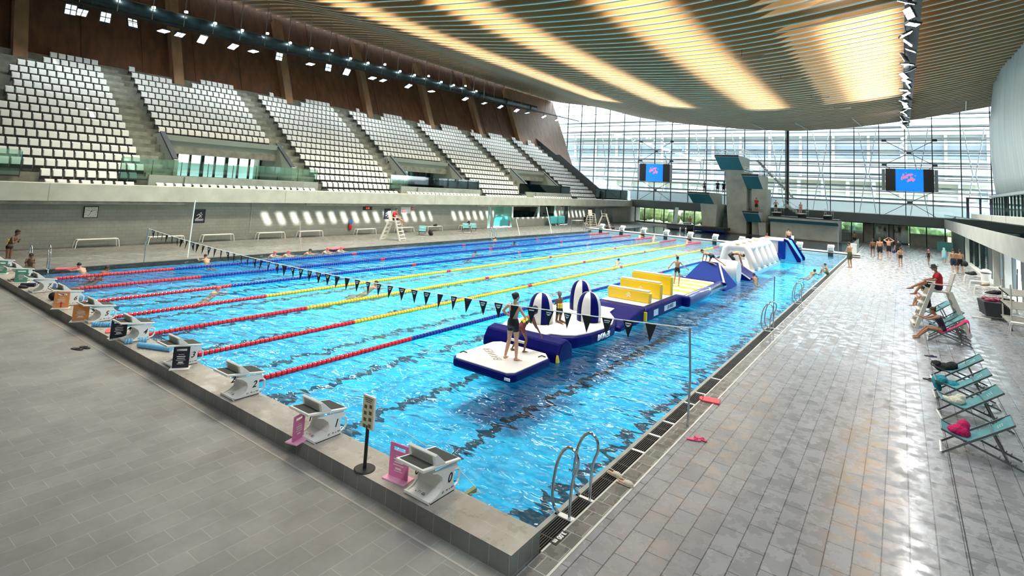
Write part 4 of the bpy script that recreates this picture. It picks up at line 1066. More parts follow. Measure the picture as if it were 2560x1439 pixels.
ladder('white-topped ladder on the bulkhead between two far blocks', -14.9, BY1-.1, PI/2, z=.3)
t = thing('thin_rod', 'thin dark measuring rod standing at the window side edge', 'pole', (.0, 16.2, 0)); MB().tube([(0, 0, 0), (.04, 0, 1.7)], .014, 6).build('rod', darkm, t)
t = thing('white_pole', 'tall white pole at the stand side edge before the black running sign', 'pole', (-25.5, 7.1, 0)); MB().tube([(0, 0, 0), (-.12, .12, 2.9)], .03, 8).build('pole', white, t)
t = thing('white_pole', 'white pole leaning at the stand side before the blue changing screens', 'pole', (-25.2, 42.0, 0)); MB().tube([(0, 0, 0), (-1.1, .5, 2.6)], .035, 8).build('pole', white, t)
t = thing('white_pole', 'thin pinkish pole leaning behind the red-capped bathers', 'pole', (-25.3, 13.4, 0)); MB().tube([(0, 0, 0), (-.25, -.1, 1.7)], .018, 6).build('pole', mat('pinkish_pole', (.6, .4, .4), .5), t)
t = thing('white_pole', 'white pole with dark top leaning near the end of the deckchairs', 'pole', (-25.3, 36.4, 0)); MB().tube([(0, 0, 0), (-.6, .1, 1.5)], .028, 8).build('pole', white, t)
t = thing('thin_rod', 'slim steel rod at the window side before the bulkhead', 'pole', (.12, 40.4, 0)); MB().tube([(0, 0, 0), (0, 0, 2.5)], .02, 6).build('rod', chrome, t)
t = thing('thin_rod', 'slim steel rod at the stand side near the far bulkhead end', 'pole', (-25.2, 46.0, 0)); MB().tube([(0, 0, 0), (0, 0, 2.4)], .02, 6).build('rod', chrome, t)
# steel railing at the window side end of the bulkhead
t = thing('bulkhead_railing', 'steel railing around the window side end of the bulkhead', 'railing', (.4, 51, .3))
m = MB()
for y in [0+1.1*i for i in range(8)]: m.tube([(0, y, -.3 if y > .8 else 0), (0, y, .95)], .025, 6)
for z in (.3, .6, .95): m.tube([(0, 0, z), (0, 7.7, z)], .022, 6)
m.build('rails', steel, t); MB().box(-.3, .3, -.6, -.2, .0, .9).build('control_post', mat('pale_box', (.6, .62, .6), .4), t, bev=.05)

# ------------------------------------------------------------------ things lying on the platform and deck
def slab_thing(name, label, cat, outline, th, m_, loc, rz, bev=.01, holes=None):
    t = thing(name, label, cat, loc, rz)
    MB().prism(outline, 2, 0, th).build('board' if 'board' in name else 'body', m_, t, bev=bev)
    return t
kb = [(-.14, -.21), (.14, -.21), (.145, .1), (.10, .19), (.05, .215), (-.05, .215), (-.10, .19), (-.145, .1)]
t = slab_thing('kickboard', 'red kickboard with two handle slots on the grating edge', 'kickboard', kb, .035, rfoam, (.375, 6.68, .006), 1.75); MB().box(-.09, -.02, .13, .155, .034, .038).box(.02, .09, .13, .155, .034, .038).build('handle_slot', mat('slot_red', (.12, .015, .02), .8), t)
slab_thing('kickboard', 'red kickboard lying under block 5 beside blue barbells', 'kickboard', kb, .03, rfoam, (-12.55, -.36, HP), 1.2)
def sandal(label, loc, rz, m_, lining=None, closed=False, group=None, s_=1.):
    t = thing('flip_flop' if not closed else 'clog', label, 'shoe', loc, rz, group)
    o = [(-.035, -.12), (.035, -.12), (.045, -.05), (.045, .06), (.03, .12), (0, .135), (-.03, .12), (-.045, .06), (-.045, -.05)]
    o = [(a*s_, b*s_) for a, b in o]
    MB().prism(o, 2, 0, .022).build('sole', m_, t, bev=.005)
    if closed:
        m = MB(); m.ell((0, .05*s_, .03), (.047*s_, .085*s_, .045)); m.build('upper', m_, t, smooth=True); MB().box(-.03, .03, -.10, -.01, .02, .028).build('insole', lining, t)
        MB().tube([(-.045, 0, .04), (-.04, -.11, .055), (.04, -.11, .055), (.045, 0, .04)], .008, 6).build('strap', m_, t)
    else:
        MB().tube([(-.042, .0, .02), (-.02, .05, .045), (.0, .075, .03), (.02, .05, .045), (.042, .0, .02)], .009, 6).build('strap', m_, t)
    return t
pk = mat('pink_rubber', (.72, .10, .22), .5); beige = mat('beige_foam', (.66, .60, .47), .6); coral = mat('coral_lining', (.62, .20, .13), .6)
sandal('pink flip-flop lying nearer to the corner of the pair on the tiles', (.70, 4.47, .004), -1.25, pk); sandal('pink flip-flop lying nearer to the kickboard of the pair', (.79, 4.60, .004), -1.9, pk)
sandal('cream clog with coral lining, half over the grating', (.12, 2.30, .008), -1.75, beige, coral, True, s_=1.05); sandal('cream clog with coral lining on the dark tiles', (.36, 2.17, .008), -1.6, beige, coral, True, s_=1.05)
sandal('dark blue slipper left alone behind the red-towel deckchair', (4.55, 15.47, .0), -1.2, mat('navy_rubber', (.02, .03, .09), .6), s_=1.3)
sandal('black slipper on the near deck at the foot of the platform', (-12.30, -1.14, 0), -1.2, blackm, s_=1.25); sandal('second black slipper on the near deck, nearer the platform', (-12.31, -.98, 0), -1.35, blackm, s_=1.25)
for i, (x, y) in enumerate(((4.40, 12.52), (4.5, 12.44))): sandal(('black sandal beside the bag-laden deckchair', 'second black sandal beside the bag-laden deckchair')[i], (x, y, 0), -1.4+.3*i, blackm)
def barbell(label, loc, rz, m_=None, z=0):
    t = thing('foam_barbell', label, 'aqua barbell', loc, rz)
    m = MB()
    for s_ in (-1, 1):
        for i in range(3): m.lathe([(.001, 0), (.055, .004), (.062, .02), (.062, .036), (.055, .05), (.001, .054)], (s_*(.06+i*.056)-(.054 if s_ < 0 else 0)*1.0, 0, .062), 14, axis=0)
    m.build('foam_discs', bfoam if m_ is None else m_, t, smooth=False); MB().tube([(-.1, 0, .062), (.1, 0, .062)], .015, 8).build('grip', white, t)
barbell('blue foam barbell on the platform before block 4', (-11.1, -.36, HP), 1.2); barbell('blue foam barbell under block 5', (-13.15, -.4, HP), .8)
barbell('second blue foam barbell under block 5, behind the first', (-13.05, -.25, HP), 1.0)
t = thing('foam_roll', 'light blue foam roll between block 4 and block 3', 'foam roll', (-10.2, -.25, HP), .35)
MB().tube([(-.55, 0, .06), (.35, .05, .06)], .058, 14).build('roll', bfoam, t)
t = thing('foam_roll', 'dark blue foam float lying between the green sign and block 7', 'foam roll', (-20.05, -.34, HP), .9); MB().tube([(-.2, 0, .06), (.2, 0, .06)], .06, 12).build('roll', mat('navy_foam', (.015, .025, .06), .7), t)
t = thing('swim_bag', 'small black bag beside the orange arrow sign', 'bag', (-17.35, -.36, HP)); MB().ell((0, 0, .12), (.14, .12, .12)).ell((.1, .06, .08), (.09, .1, .09)).build('bag_body', blackc, t, smooth=True)
for i, (x, y) in enumerate(((-21.35, -.42), (-19.9, -.52))):
    t = thing('towel_heap', ('small dark and red heap by the second green sign', 'dark bundle on the platform under the green sign')[i], 'bundle', (x, y, HP)); MB().ell((0, 0, .04), (.16, .11, .05)).ell((.12, .05, .03), (.1, .08, .04)).build('cloth', blackc if i else mat('maroon_cloth', (.2, .03, .03), .9), t, smooth=True)

# ------------------------------------------------------------------ stand side furniture
def bench(label, x, y, rz, L=1.85, group='white benches along the block wall'):
    t = thing('white_bench', label, 'bench', (x, y, 0), rz, group)
    MB().box(-.20, .20, -L/2, L/2, .43, .46).build('seat', white, t, bev=.01)
    for sx in (-1, 1):
        for sy in (-1, 1):
            MB().tube([(sx*.17, sy*(L/2-.04), .43), (sx*.18, sy*(L/2+.02), .36), (sx*.20, sy*(L/2+.07), 0)], .017, 6).build('leg', white, t)
    return t
for i, (y, lab) in enumerate(((5.1, 'white bench under the wall clock'), (8.5, 'white bench behind the flag pole'), (11.5, 'white bench beneath and past the black running sign'), (15.1, 'white bench midway between the running sign and the sunlit stripes'),
        (18.2, 'white bench where the sunlit stripes begin'), (23.3, 'white bench under the red and blue buoy'), (27.6, 'white bench behind the lifeguard chair'), (31.3, 'white bench with a dark bag on top'), (36.0, 'white bench behind the two teal deckchairs'))):
    bench(lab, -31.55, y, 0)
t = thing('wall_clock', 'square white wall clock with black frame on the block wall', 'clock', (XW+.02, 4.80, 1.85))
MB().box(0, .06, -.33, .33, -.31, .31).build('clock_frame', blackm, t, bev=.01); MB().box(.055, .066, -.29, .29, -.275, .275).build('dial', mat('clock_dial', (.72, .73, .66), .4), t)
m = MB()
for i in range(12):
    a = i*PI/6; m.obox((.068, .24*math.sin(a), .23*math.cos(a)), (.003, .018, .045), MX.Rotation(-a, 3, 'X'))
m.build('hour_marks', printb, t)
MB().bar((.072, -.02, .03), (.072, .17, .11), .012, .02, up=(1, 0, 0)).bar((.072, .05, .17), (.072, -.10, -.20), .010, .016, up=(1, 0, 0)).bar((.074, -.16, .12), (.074, .03, .02), .008, .014, up=(1, 0, 0)).build('hands', printb, t)
def wallsign(label, y0, y1, z0, z1, m_, nm='wall_sign'):
    t = thing(nm, label, 'sign', (XW+.012, (y0+y1)/2, (z0+z1)/2)); MB().box(0, .02, -(y1-y0)/2, (y1-y0)/2, -(z1-z0)/2, (z1-z0)/2).build('panel', m_, t); return t
def swimmer_icon(t, s_=1., m_=printw):
    m = MB()
    for a, b, w in (((-.02, .12), (.05, .02), .05), ((.05, .02), (.16, .10), .035), ((-.02, .12), (-.15, .02), .035), ((.05, .02), (-.04, -.10), .045), ((-.04, -.10), (-.16, -.14), .035), ((.05, .02), (.12, -.08), .04)):
        m.bar((.024, a[0]*s_, a[1]*s_), (.024, b[0]*s_, b[1]*s_), w*s_, .004, up=(1, 0, 0))
    m.ell((.024, .07*s_, .17*s_), (.004, .04*s_, .04*s_)); m.build('icon', m_, t)
t = wallsign('black wall sign with a white running figure beside the tall white pole', 10.15, 10.85, 1.15, 2.0, navyp); swimmer_icon(t, 1.1)
m = MB().box(.021, .026, -.25, .25, -.22, -.18).box(.021, .026, -.25, .25, -.30, -.27); m.build('text_lines', printw, t)
t = wallsign('black sign with white figure behind the lifeguard on the block wall', 25.6, 26.3, 1.15, 2.05, navyp); swimmer_icon(t, 1.1)
t = wallsign('white and red notice board past the lifeguard', 27.5, 28.65, 1.62, 2.2, mat('white_notice', (.8, .76, .74), .5)); MB().box(.021, .026, -.5, .05, -.22, -.06).box(.021, .026, -.5, -.1, .0, .03).build('red_print', mat('red_notice_print', (.7, .12, .12), .5), t)
t = wallsign('small black display with red glowing digits high on the block wall', 23.3, 24.25, 1.93, 2.22, blackm); text('1:18', 'digits', mat('red_led', (1, .05, .03), .5, emit=3), t, (.022, 0, 0), (PI/2, 0, PI/2), .22)
t = thing('round_sign', 'small round red and white sign on the block wall', 'sign', (XW+.01, 28.85, 2.05)); MB().lathe([(.001, 0), (.13, 0), (.13, .03), (.001, .03)], seg=20, axis=0).build('disc', redp, t); MB().box(.028, .036, -.09, .09, -.025, .025).build('bar', printw, t)
t = thing('rescue_buoy', 'red and blue rescue buoy hanging on the block wall', 'buoy', (XW+.12, 22.1, .35)); MB().ell((0, 0, .25), (.09, .16, .27)).build('red_body', redp, t, smooth=True); MB().box(-.06, .06, -.15, .15, .5, .8).build('blue_holder', mat('blue_holder', (.05, .2, .6), .5), t, bev=.03)
tag(MB().box(XW+.01, XW+.03, 13.85, 13.88, .4, 2.45).build('wall_seam', mat('pale_line2', (.5, .5, .46), .5)), 'thin pale vertical strip on the block wall past the running sign', 'strip')

def lifeguard_chair(label, loc, rz, s_=1., ladderback=True):
    """tall white plastic chair, seat 1.45 m up, facing local +y; rungs in front"""
    t = thing('lifeguard_chair', label, 'lifeguard chair', loc, rz)
    wc = mat('off_white_plastic', (.70, .69, .62), .45)
    H = 1.45
    MB().box(-.30, .30, -.25, .30, H-.06, H).build('seat', wc, t, bev=.015)
    MB().hexa([(-.29, -.30, H), (.29, -.30, H), (.29, -.25, H), (-.29, -.25, H), (-.27, -.48, H+.70), (.27, -.48, H+.70), (.27, -.44, H+.70), (-.27, -.44, H+.70)]).build('backrest', wc, t, bev=.015)
    for sx in (-1, 1):
        MB().bar((sx*.36, .22, H+.22), (sx*.46, .78, .0), .05, .13, up=(0, 0, 1)).build('front_leg', wc, t, bev=.01)
        MB().bar((sx*.36, -.28, H+.02), (sx*.46, -.80, 0), .05, .14, up=(0, 0, 1)).build('rear_leg', wc, t, bev=.01)
        MB().bar((sx*.36, -.42, H+.26), (sx*.36, .38, H+.24), .07, .035).build('armrest', wc, t, bev=.01)
    m = MB()
    for i in range(5):
        z = .18+.26*i; y = .78-.56*z/(H+.22); m.box(-.44+.02*i, .44-.02*i, y-.03, y+.17, z-.05, z)
    m.build('steps', wc, t, bev=.01)
    m = MB()
    for i in range(4): z = .30+.30*i; y = -.80+.52*z/H; m.bar((-.43, y, z), (.43, y, z), .03, .12)
    m.build('rear_slats', wc, t)
    MB().box(-.5, .5, -.86, -.76, 0, .06).box(-.5, .5, .72, .84, 0, .06).build('skid', wc, t)
    return t
lifeguard_chair('tall white lifeguard chair on the stand side', (-27.5, 22.6, 0), -PI/2+.4)
lifeguard_chair('tall white lifeguard chair on the window side among the deckchairs', (5.0, 20.6, 0), PI/2+.12)
lifeguard_chair('white lifeguard chair standing by the stand end of the bulkhead', (-28.2, 56.5, 0), -2.2)
lifeguard_chair('second white lifeguard chair close behind the one by the bulkhead', (-27.4, 58.6, 0), -1.2)

def deckchair(label, loc, rz, fab=None, back=.75, group=None):
    """folding sling chair; local +x is the head end. Three crossing frames of grey tube and a sagging cloth"""
    t = thing('deckchair', label, 'deckchair', loc, rz, group); w = .31
    def fr(nm, p, q, wi, cross=True):
        m = MB()
        for s_ in (-1, 1): m.bar((p[0], s_*wi, p[1]), (q[0], s_*wi, q[1]), .022, .032)
        m.tube([(p[0], -wi, p[1]), (p[0], wi, p[1])], .012, 6).tube([(q[0], -wi, q[1]), (q[0], wi, q[1])], .012, 6)
        m.build(nm, frame, t)
    fr('long_frame', (-.50, .02), (.52, .78), w)                  # foot at the front, head at the top
    fr('ground_frame', (-.50, .42), (.66, .02), w-.03)
    fr('prop_frame', (.22, .55), (.42, .10), w-.06)
    m = MB()
    for s_ in (-1, 1):
        for i in range(4): x = .30+.07*i; z = .42-(x+.5)*.345+.03; m.obox((x, s_*(w-.03), z), (.012, .02, .05), MX.Rotation(.5, 3, 'Y'))
    m.build('notches', frame, t)
    MB().box(-.53, -.49, -w, w, .0, .03).box(.65, .68, -w+.03, w-.03, 0, .03).build('white_foot_bar', white, t)
    # sling: hangs from the head bar to the front bar with a sag
    pts = []; n = 14
    for i in range(n+1):
        u = i/n; x = -.50+1.02*u; z = .42+.36*u-.22*math.sin(PI*min(1, u*1.05))*(1-.25*u) - .05*math.sin(PI*u)
        pts.append((x, z))
    m = MB(); m.prism([(x, z) for x, z in pts]+[(x, z+.008) for x, z in pts[::-1]], 1, -w+.035, w-.035)
    m.build('sling', fab or tealc, t)
    # small printed emblem near the head end
    mm = MB(); a = pts[-3]; b_ = pts[-4]
    for r in range(3):
        for c_ in range(3): mm.obox((a[0]-.03*r, -.06+.055*c_, a[1]+.016-.03*r*(a[1]-b_[1])/(a[0]-b_[0])), (.016, .035, .003), MX.Rotation(-.45, 3, 'Y'))
    mm.build('logo', mat('pale_print', (.5, .72, .7), .7), t)
    return t
deckchair('teal deckchair nearest to the camera, a magenta bag thrown on its seat', (4.93, 7.5, 0), -.02)
deckchair('teal deckchair with a cream towel on its seat', (5.0, 9.6, 0), .10)
deckchair('teal deckchair with a teal towel hanging from its foot end', (4.98, 11.15, 0), .04)
deckchair('teal deckchair loaded with dark bags, farthest of the four in the row', (4.98, 12.7, 0), .04)
deckchair('deckchair covered by a magenta towel where a swimmer sits', (5.08, 18.2, 0), -.05)
deckchair('teal deckchair behind the seated swimmer, leaning toward the lifeguard chair', (5.1, 19.35, 0), .1)
deckchair('second teal deckchair pushed under the lifeguard chair', (5.15, 20.5, 0), .15)
deckchair('teal deckchair on the stand side with a dark bag at its foot', (-29.0, 27.2, 0), 2.3)
deckchair('one of two teal deckchairs side by side behind the stand side ladder, the nearer', (-29.9, 34.0, 0), 2.5)
deckchair('one of two teal deckchairs side by side behind the stand side ladder, the farther', (-29.7, 34.9, 0), 2.5)
deckchair('teal deckchair behind the seated woman by the lifeguard chair', (4.9, 22.6, 0), .2)
def drape(name, label, cat, loc, blobs, m_, rz=0, seed=0):
    """a lump of crumpled cloth from merged rounded folds"""
    t = thing(name, label, cat, loc, rz)
    m = MB()
    for c_, r in blobs: m.ell(c_, r, MX.Rotation(random.uniform(-.5, .5), 3, 'Y'))
    o = m.build('cloth', m_, t, smooth=True)
    q = o.modifiers.new('r', 'REMESH'); q.mode = 'VOXEL'; q.voxel_size = .018
    tx = bpy.data.textures.get('folds') or bpy.data.textures.new('folds', 'CLOUDS'); tx.noise_scale = .09; tx.noise_depth = 2
    d = o.modifiers.new('d', 'DISPLACE'); d.texture = tx; d.strength = .05; d.mid_level = .5; d.texture_coords = 'GLOBAL'
    return t
drape('towel_bag', 'magenta towel bag lying on the seat of the nearest deckchair', 'bag', (4.72, 7.5, .27), [((0, 0, .1), (.14, .16, .14)), ((.04, .05, .2), (.10, .12, .12)), ((-.1, -.05, .12), (.10, .1, .08))], magt)
drape('crumpled_towel', 'cream towel crumpled on a teal deckchair', 'towel', (4.78, 9.6, .27), [((0, 0, .1), (.16, .14, .09)), ((.08, .04, .15), (.1, .1, .09)), ((-.12, -.05, .10), (.12, .1, .05))], cream)
drape('hanging_towel', 'teal towel hanging over the foot end of a deckchair', 'towel', (4.60, 11.2, .2), [((0, 0, .18), (.13, .26, .10)), ((-.08, .05, .05), (.07, .24, .16)), ((.22, 0, .12), (.16, .18, .07))], tealt)
drape('bag_pile', 'pile of black bags on the farthest deckchair of the row', 'bags', (4.72, 12.7, .26), [((0, 0, .1), (.2, .2, .1)), ((.18, .06, .15), (.14, .15, .1)), ((-.15, -.06, .16), (.12, .12, .09))], blackc)
t = thing('draped_towel', 'magenta towel covering the deckchair where the swimmer sits', 'towel', (5.08, 18.2, 0), -.05)
m = MB(); pts = []
for i in range(15):
    u = .28+.72*i/14; x = -.50+1.02*u; z = .42+.36*u-.22*math.sin(PI*min(1, u*1.05))*(1-.25*u)-.05*math.sin(PI*u)+.022; pts.append((x, z))
pts += [(.56, .80), (.60, .74), (.61, .52), (.60, .46)]
m.prism(pts+[(x+.012, z+.016) for x, z in pts[::-1]], 1, -.30, .30); m.build('cloth', magt, t)
drape('backpack', 'black backpack at the foot of the single stand side deckchair', 'bag', (-28.75, 27.95, 0), [((0, 0, .25), (.2, .16, .26)), ((.1, .05, .14), (.14, .14, .14))], blackc)
drape('shoulder_bag', 'dark bag on top of a white bench under the block wall', 'bag', (-31.5, 31.4, .46), [((0, 0, .09), (.15, .28, .09)), ((0, .1, .15), (.1, .1, .08))], blackc)
drape('shoulder_bag', 'tall dark bag on the bench behind the two teal deckchairs', 'bag', (-31.5, 36.2, .46), [((0, 0, .16), (.15, .2, .18)), ((0, .05, .32), (.1, .1, .1))], blackc)
t = thing('covered_trolley', 'trolley under a bright blue sheet in the green alcove', 'trolley', (-32.6, 43.2, 0)); MB().prism([(-.9, .1), (.9, .1), (.9, 1.1), (.7, 1.2), (-.5, 1.2), (-.8, .9)], 0, -.4, .5).build('sheet', mat('blue_sheet', (.07, .42, .48), .6, bump=.8, bs=6), t, bev=.08); MB().ell((.3, -.3, .12), (.25, .3, .12)).ell((.3, .9, .1), (.2, .3, .1)).build('white_floats', white, t, smooth=True); MB().box(.2, .5, .75, 1.0, .1, .7).build('red_box', redp, t, bev=.03)
for y, lab in ((52.3, 'folded blue screen on white feet, nearer to the office window'), (54.2, 'folded blue screen on white feet, nearer to the dark doors')):
    t = thing('blue_screen', lab, 'folding screen', (-31.4, y, 0)); MB().box(-.1, .25, -.8, .8, .25, 1.15).build('panel', mat('blue_sheet', (.07, .42, .48)), t, bev=.08)
    m = MB()
    for s_ in (-.6, .6): m.tube([(0, s_, .3), (.25, s_+.1, 0)], .03, 6)
    m.build('feet', white, t)
t = thing('folding_table', 'small white table near the far lifeguard chairs', 'table', (-29.6, 55.6, 0)); MB().box(-.4, .4, -1.0, 1.0, .72, .76).build('table_top', white, t)
for a in (-.35, .35):
    for b in (-.9, .9): MB().tube([(a, b, 0), (a, b, .72)], .02, 6).build('leg', chrome, t)

# ------------------------------------------------------------------ window side furniture
for i, (y, lab) in enumerate(((40.2, 'white stool bench with a dark bag, farthest by the glazed wall'), (36.8, 'empty white stool bench below the litter bin'), (34.2, 'white stool bench with a brown bag on it'), (30.6, 'white stool bench with black clothes on it'), (27.9, 'white stool bench with a black bag and a red cloth'), (22.0, 'white stool bench beside the shelf trolley, at the picture edge'))):
    bench(lab, 7.62, y, PI/2, .85, 'white stool benches along the slatted wall')
drape('dark_bag', 'black bag on the farthest white stool bench', 'bag', (7.5, 40.2, .46), [((0, 0, .1), (.32, .18, .1)), ((.1, 0, .16), (.16, .14, .09))], blackc)
drape('brown_bag', 'small brown bag on a white stool bench', 'bag', (7.6, 34.2, .46), [((0, 0, .05), (.24, .13, .05)), ((.1, 0, .08), (.1, .08, .05))], mat('brown_cloth', (.16, .10, .04), .9))
drape('clothes_heap', 'black clothes heaped on a white stool bench', 'clothes', (7.6, 30.6, .46), [((0, 0, .09), (.38, .18, .1)), ((.2, .02, .1), (.16, .14, .09))], blackc)
drape('sports_bag', 'black sports bag with white straps on a stool bench', 'bag', (7.75, 27.9, .46), [((0, 0, .08), (.30, .17, .08)), ((.12, 0, .1), (.16, .14, .07))], blackc)
drape('red_cloth', 'small red cloth hanging beside the black sports bag', 'cloth', (7.28, 27.8, .42), [((0, 0, .03), (.09, .1, .06)), ((-.03, 0, -.04), (.06, .07, .07))], redp)
t = thing('litter_bin', 'white litter bin with rounded lid by the slatted wall', 'bin', (8.05, 38.4, 0)); MB().lathe([(.001, 0), (.2, 0), (.26, .8), (.001, .8)], seg=20).build('bin_body', white, t, smooth=False); MB().lathe([(.001, .86), (.28, .86), (.26, .98), (.14, 1.06), (.001, 1.08)], seg=20).build('lid', white, t, smooth=True); MB().lathe([(.001, .8), (.22, .8), (.22, .87), (.001, .87)], seg=20).build('opening', blackm, t)
t = thing('shelf_trolley', 'white tube shelf trolley cut by the picture edge', 'trolley', (7.75, 23.9, 0), .0)
m = MB()
for x in (-.45, .55):
    for y in (-1.1, 1.1): m.tube([(x, y, .12), (x, y, 1.75)], .028, 8)
m.build('uprights', mat('off_white_plastic', (.70, .69, .62)), t)
for z in (.25, .85, 1.35):
    m = MB()
    for i in range(7): y = -1.1+2.2*i/6; m.tube([(-.52, y, z), (.58, y, z)], .028, 8)
    for x in (-.45, .55): m.tube([(x, -1.1, z-.05), (x, 1.1, z-.05)], .022, 6)
    m.build('shelf_tubes', mat('off_white_plastic', (.70, .69, .62)), t)
m = MB()
for z in (.85, 1.35):
    for i in range(7): y = -1.1+2.2*i/6; m.tube([(-.56, y, z), (-.52, y, z)], .03, 8)
m.build('tube_caps', blackm, t); m = MB()
for x in (-.45, .55):
    for y in (-1.1, 1.1): m.lathe([(.001, -.02), (.07, -.02), (.07, .02), (.001, .02)], (x, y, .07), 14, axis=0)
m.build('caster', mat('grey_rubber', (.12, .12, .13), .5), t)
t = thing('net_basket', 'dark wheeled basket full of maroon and yellow toys by the shelf trolley', 'basket', (7.1, 25.6, 0), .1)
MB().prism([(-.4, .12), (.4, .12), (.48, .72), (-.48, .72)], 1, -.6, .6).build('basket_body', mat('dark_net', (.03, .04, .045), .7, bump=.8, bs=70), t, bev=.03)
m = MB(); [m.ell((random.uniform(-.3, .3), random.uniform(-.45, .45), .75), (.14, .14, .1)) for _ in range(12)]; m.build('toys', mat('maroon_toys', (.25, .02, .07), .5, var=.5, vs=8), t, smooth=True, kind='stuff')
MB().box(.5, .54, -.7, .7, .1, .14).build('edge_bar', white, t)
tag(MB().tube([(8.3, 29.4, .1), (8.35, 29.4, 1.9)], .02, 8).build('black_pole_stand', blackm), 'thin black pole leaning by the slatted wall near the stool benches', 'pole')
t = thing('white_plank', 'short white plank lying on the deck before the dark basket', 'plank', (6.6, 24.9, 0)); MB().box(-.32, .3, -.06, .06, 0, .05).build('plank', white, t)
for i, (y, c_, lab) in enumerate(((31.9, (.8, .82, .84), 'white towel hanging in the gap of the slatted wall'), (32.7, (.75, .45, .5), 'pinkish towel hanging in the gap of the slatted wall'), (31.2, (.03, .03, .04), 'dark jacket hanging in the gap of the slatted wall'))):
    t = thing('hanging_towel', lab, 'towel', (8.95, y, 1.0)); MB().box(-.03, .03, -.22, .22, 0, 1.1).build('cloth', mat('cloth_%d' % i, c_, .9, bump=.6, bs=12), t, bev=.02)
drape('yellow_shoes', 'bright yellow shoes on the deck before the seated woman', 'shoes', (4.42, 23.0, .0), [((0, 0, .05), (.06, .13, .05)), ((.12, .02, .05), (.05, .13, .05))], mat('bright_yellow', (.8, .68, .08), .6))
tag(MB().box(-.6, .6, -.05, .05, 0, .9).build('notice_board', mat('teal_board', (.03, .14, .15), .4), loc=(7.3, 61.5, .6)), 'dark teal information board by the far end of the side wall', 'board')

# ------------------------------------------------------------------ inflatable course
def rounded(poly, th, name, m_, t, z0=0, bev=.05):
    return MB().prism(poly, 2, z0, z0+th).build(name, m_, t, bev=bev)
t = thing('floating_mat', 'white square floating mat with navy rim where the woman in black stands', 'inflatable mat', (-4.45, 5.5, -.06), .0)
out = [(-.98, -.78), (-.80, -1.0), (.86, -1.02), (1.0, -.86), (.98, .72), (.72, 1.02), (-.85, 1.06), (-1.0, .85)]
rounded(out, .20, 'navy_rim', navy, t, 0, .06)
rounded([(a*.95, b*.95) for a, b in out], .03, 'white_top', whv, t, .195, .01)
text('BAWER', 'lettering', printg, t, (-.25, -.1, .228), (0, 0, 2.55), .30, ext=.001, shear=.3)
for x, y in ((-.86, -.55), (.78, .62)): MB().tube([(x-.07, y-.07, .23), (x, y, .265), (x+.07, y+.07, .23)], .014, 8).build('grab_handle', blackm, t)
MB().box(.80, .96, -1.028, -1.012, .07, .13).build('white_label', printw, t)
t = thing('inflatable_roll', 'navy inflatable step between the white mat and the domed island', 'inflatable step', (-4.75, 6.95, -.08))
MB().prism([(-.40, .0), (-.40, .22), (-.22, .50), (.12, .55), (.35, .40), (.42, .2), (.42, 0)], 0, -1.2, 1.3).build('roll_body', navy, t, bev=.06)
MB().prism([(-.41, .05), (-.41, .14), (-.38, .24), (-.30, .05)], 0, 1.25, 1.31).build('yellow_wedge', yelv, t)
MB().box(-.25, .2, -.36, -.28, .30, .36).build('white_print', printw, t)
t = thing('domed_island', 'white floating island with navy rim and three striped domes', 'inflatable island', (-5.05, 9.9, -.08))
isl = [(.52, -2.62), (.62, -2.15), (.95, -2.02), (1.25, -1.75), (1.42, -1.1), (1.48, -.3), (1.42, .5), (1.1, 1.35), (.5, 2.2), (-.2, 2.75), (-.9, 2.75), (-1.4, 2.2), (-1.6, 1.4), (-1.45, .6), (-1.15, -.2), (-1.15, -1.0), (-1.25, -1.9), (-1.0, -2.6), (-.6, -2.9), (.1, -2.8)]
rounded(isl, .33, 'navy_rim', navy, t, 0, .08)
rounded([(a*.95, b*.95) for a, b in isl], .05, 'white_top', whv, t, .325, .02)
text('BAWER', 'lettering', printw, t, (1.49, -.42, .18), (PI/2, 0, PI/2-.02), .24, ext=.012, shear=.3)
for (dx, dy, hh, lab) in ((-.35, -1.15, .92, 'a'), (.62, .25, .92, 'b'), (-.38, 1.55, 1.02, 'c')):
    seg = 32; prof = []
    for i in range(13):
        a = i/12; z = hh*(1-math.cos(a*PI/2)) if False else hh*math.sin(a*PI/2); r = .385*(math.cos(a*PI/2)**.62)*(1+.10*math.sin(a*PI))
        prof.append((max(r, .002), z))
    m = MB(); m.lathe(prof, (0, 0, 0), seg)
    o = m.build('striped_dome', [whv, navy], t, smooth=True); o.location = (dx, dy, .36)
    for p in o.data.polygons:
        c = p.center; a = (math.atan2(c.y, c.x)+.20) % (2*PI); p.material_index = int(a/(2*PI/8)) % 2
# ramp and hurdle raft
t = thing('hurdle_raft', 'navy and white raft with three upright yellow hurdles', 'inflatable raft', (-4.6, 13.8, -.08))
MB().prism([(-2.9, 0), (-2.9, .16), (-2.2, .30), (-1.0, .48), (-.6, .48), (-.6, 0)], 0, -.85, .95).build('ramp', navy, t, bev=.07)
MB().prism([(-2.85, .22), (-2.8, .24), (-1.55, .44), (-1.5, .42)], 0, -.75, .10).build('white_ramp_pad', whv, t, bev=.02)
MB().prism([(-.85, 0), (-.85, .40), (-.7, .48), (2.9, .48), (3.05, .38), (3.05, 0)], 0, -1.0, 1.05).build('raft_body', navy, t, bev=.08)
MB().box(-.88, .82, -.62, 2.95, .475, .505).build('white_deck', whv, t, bev=.01)
MB().box(1.046, 1.056, -.2, .25, .12, .34).box(1.046, 1.056, .9, 2.2, .14, .34).build('pale_label', mat('pale_label', (.55, .62, .70), .5), t)
text('BAWER', 'lettering', navyp, t, (1.06, 1.55, .24), (PI/2, 0, PI/2), .2, shear=.3)
MB().box(.9, 1.06, -.92, -.86, .05, .36).build('yellow_tab', yelv, t)
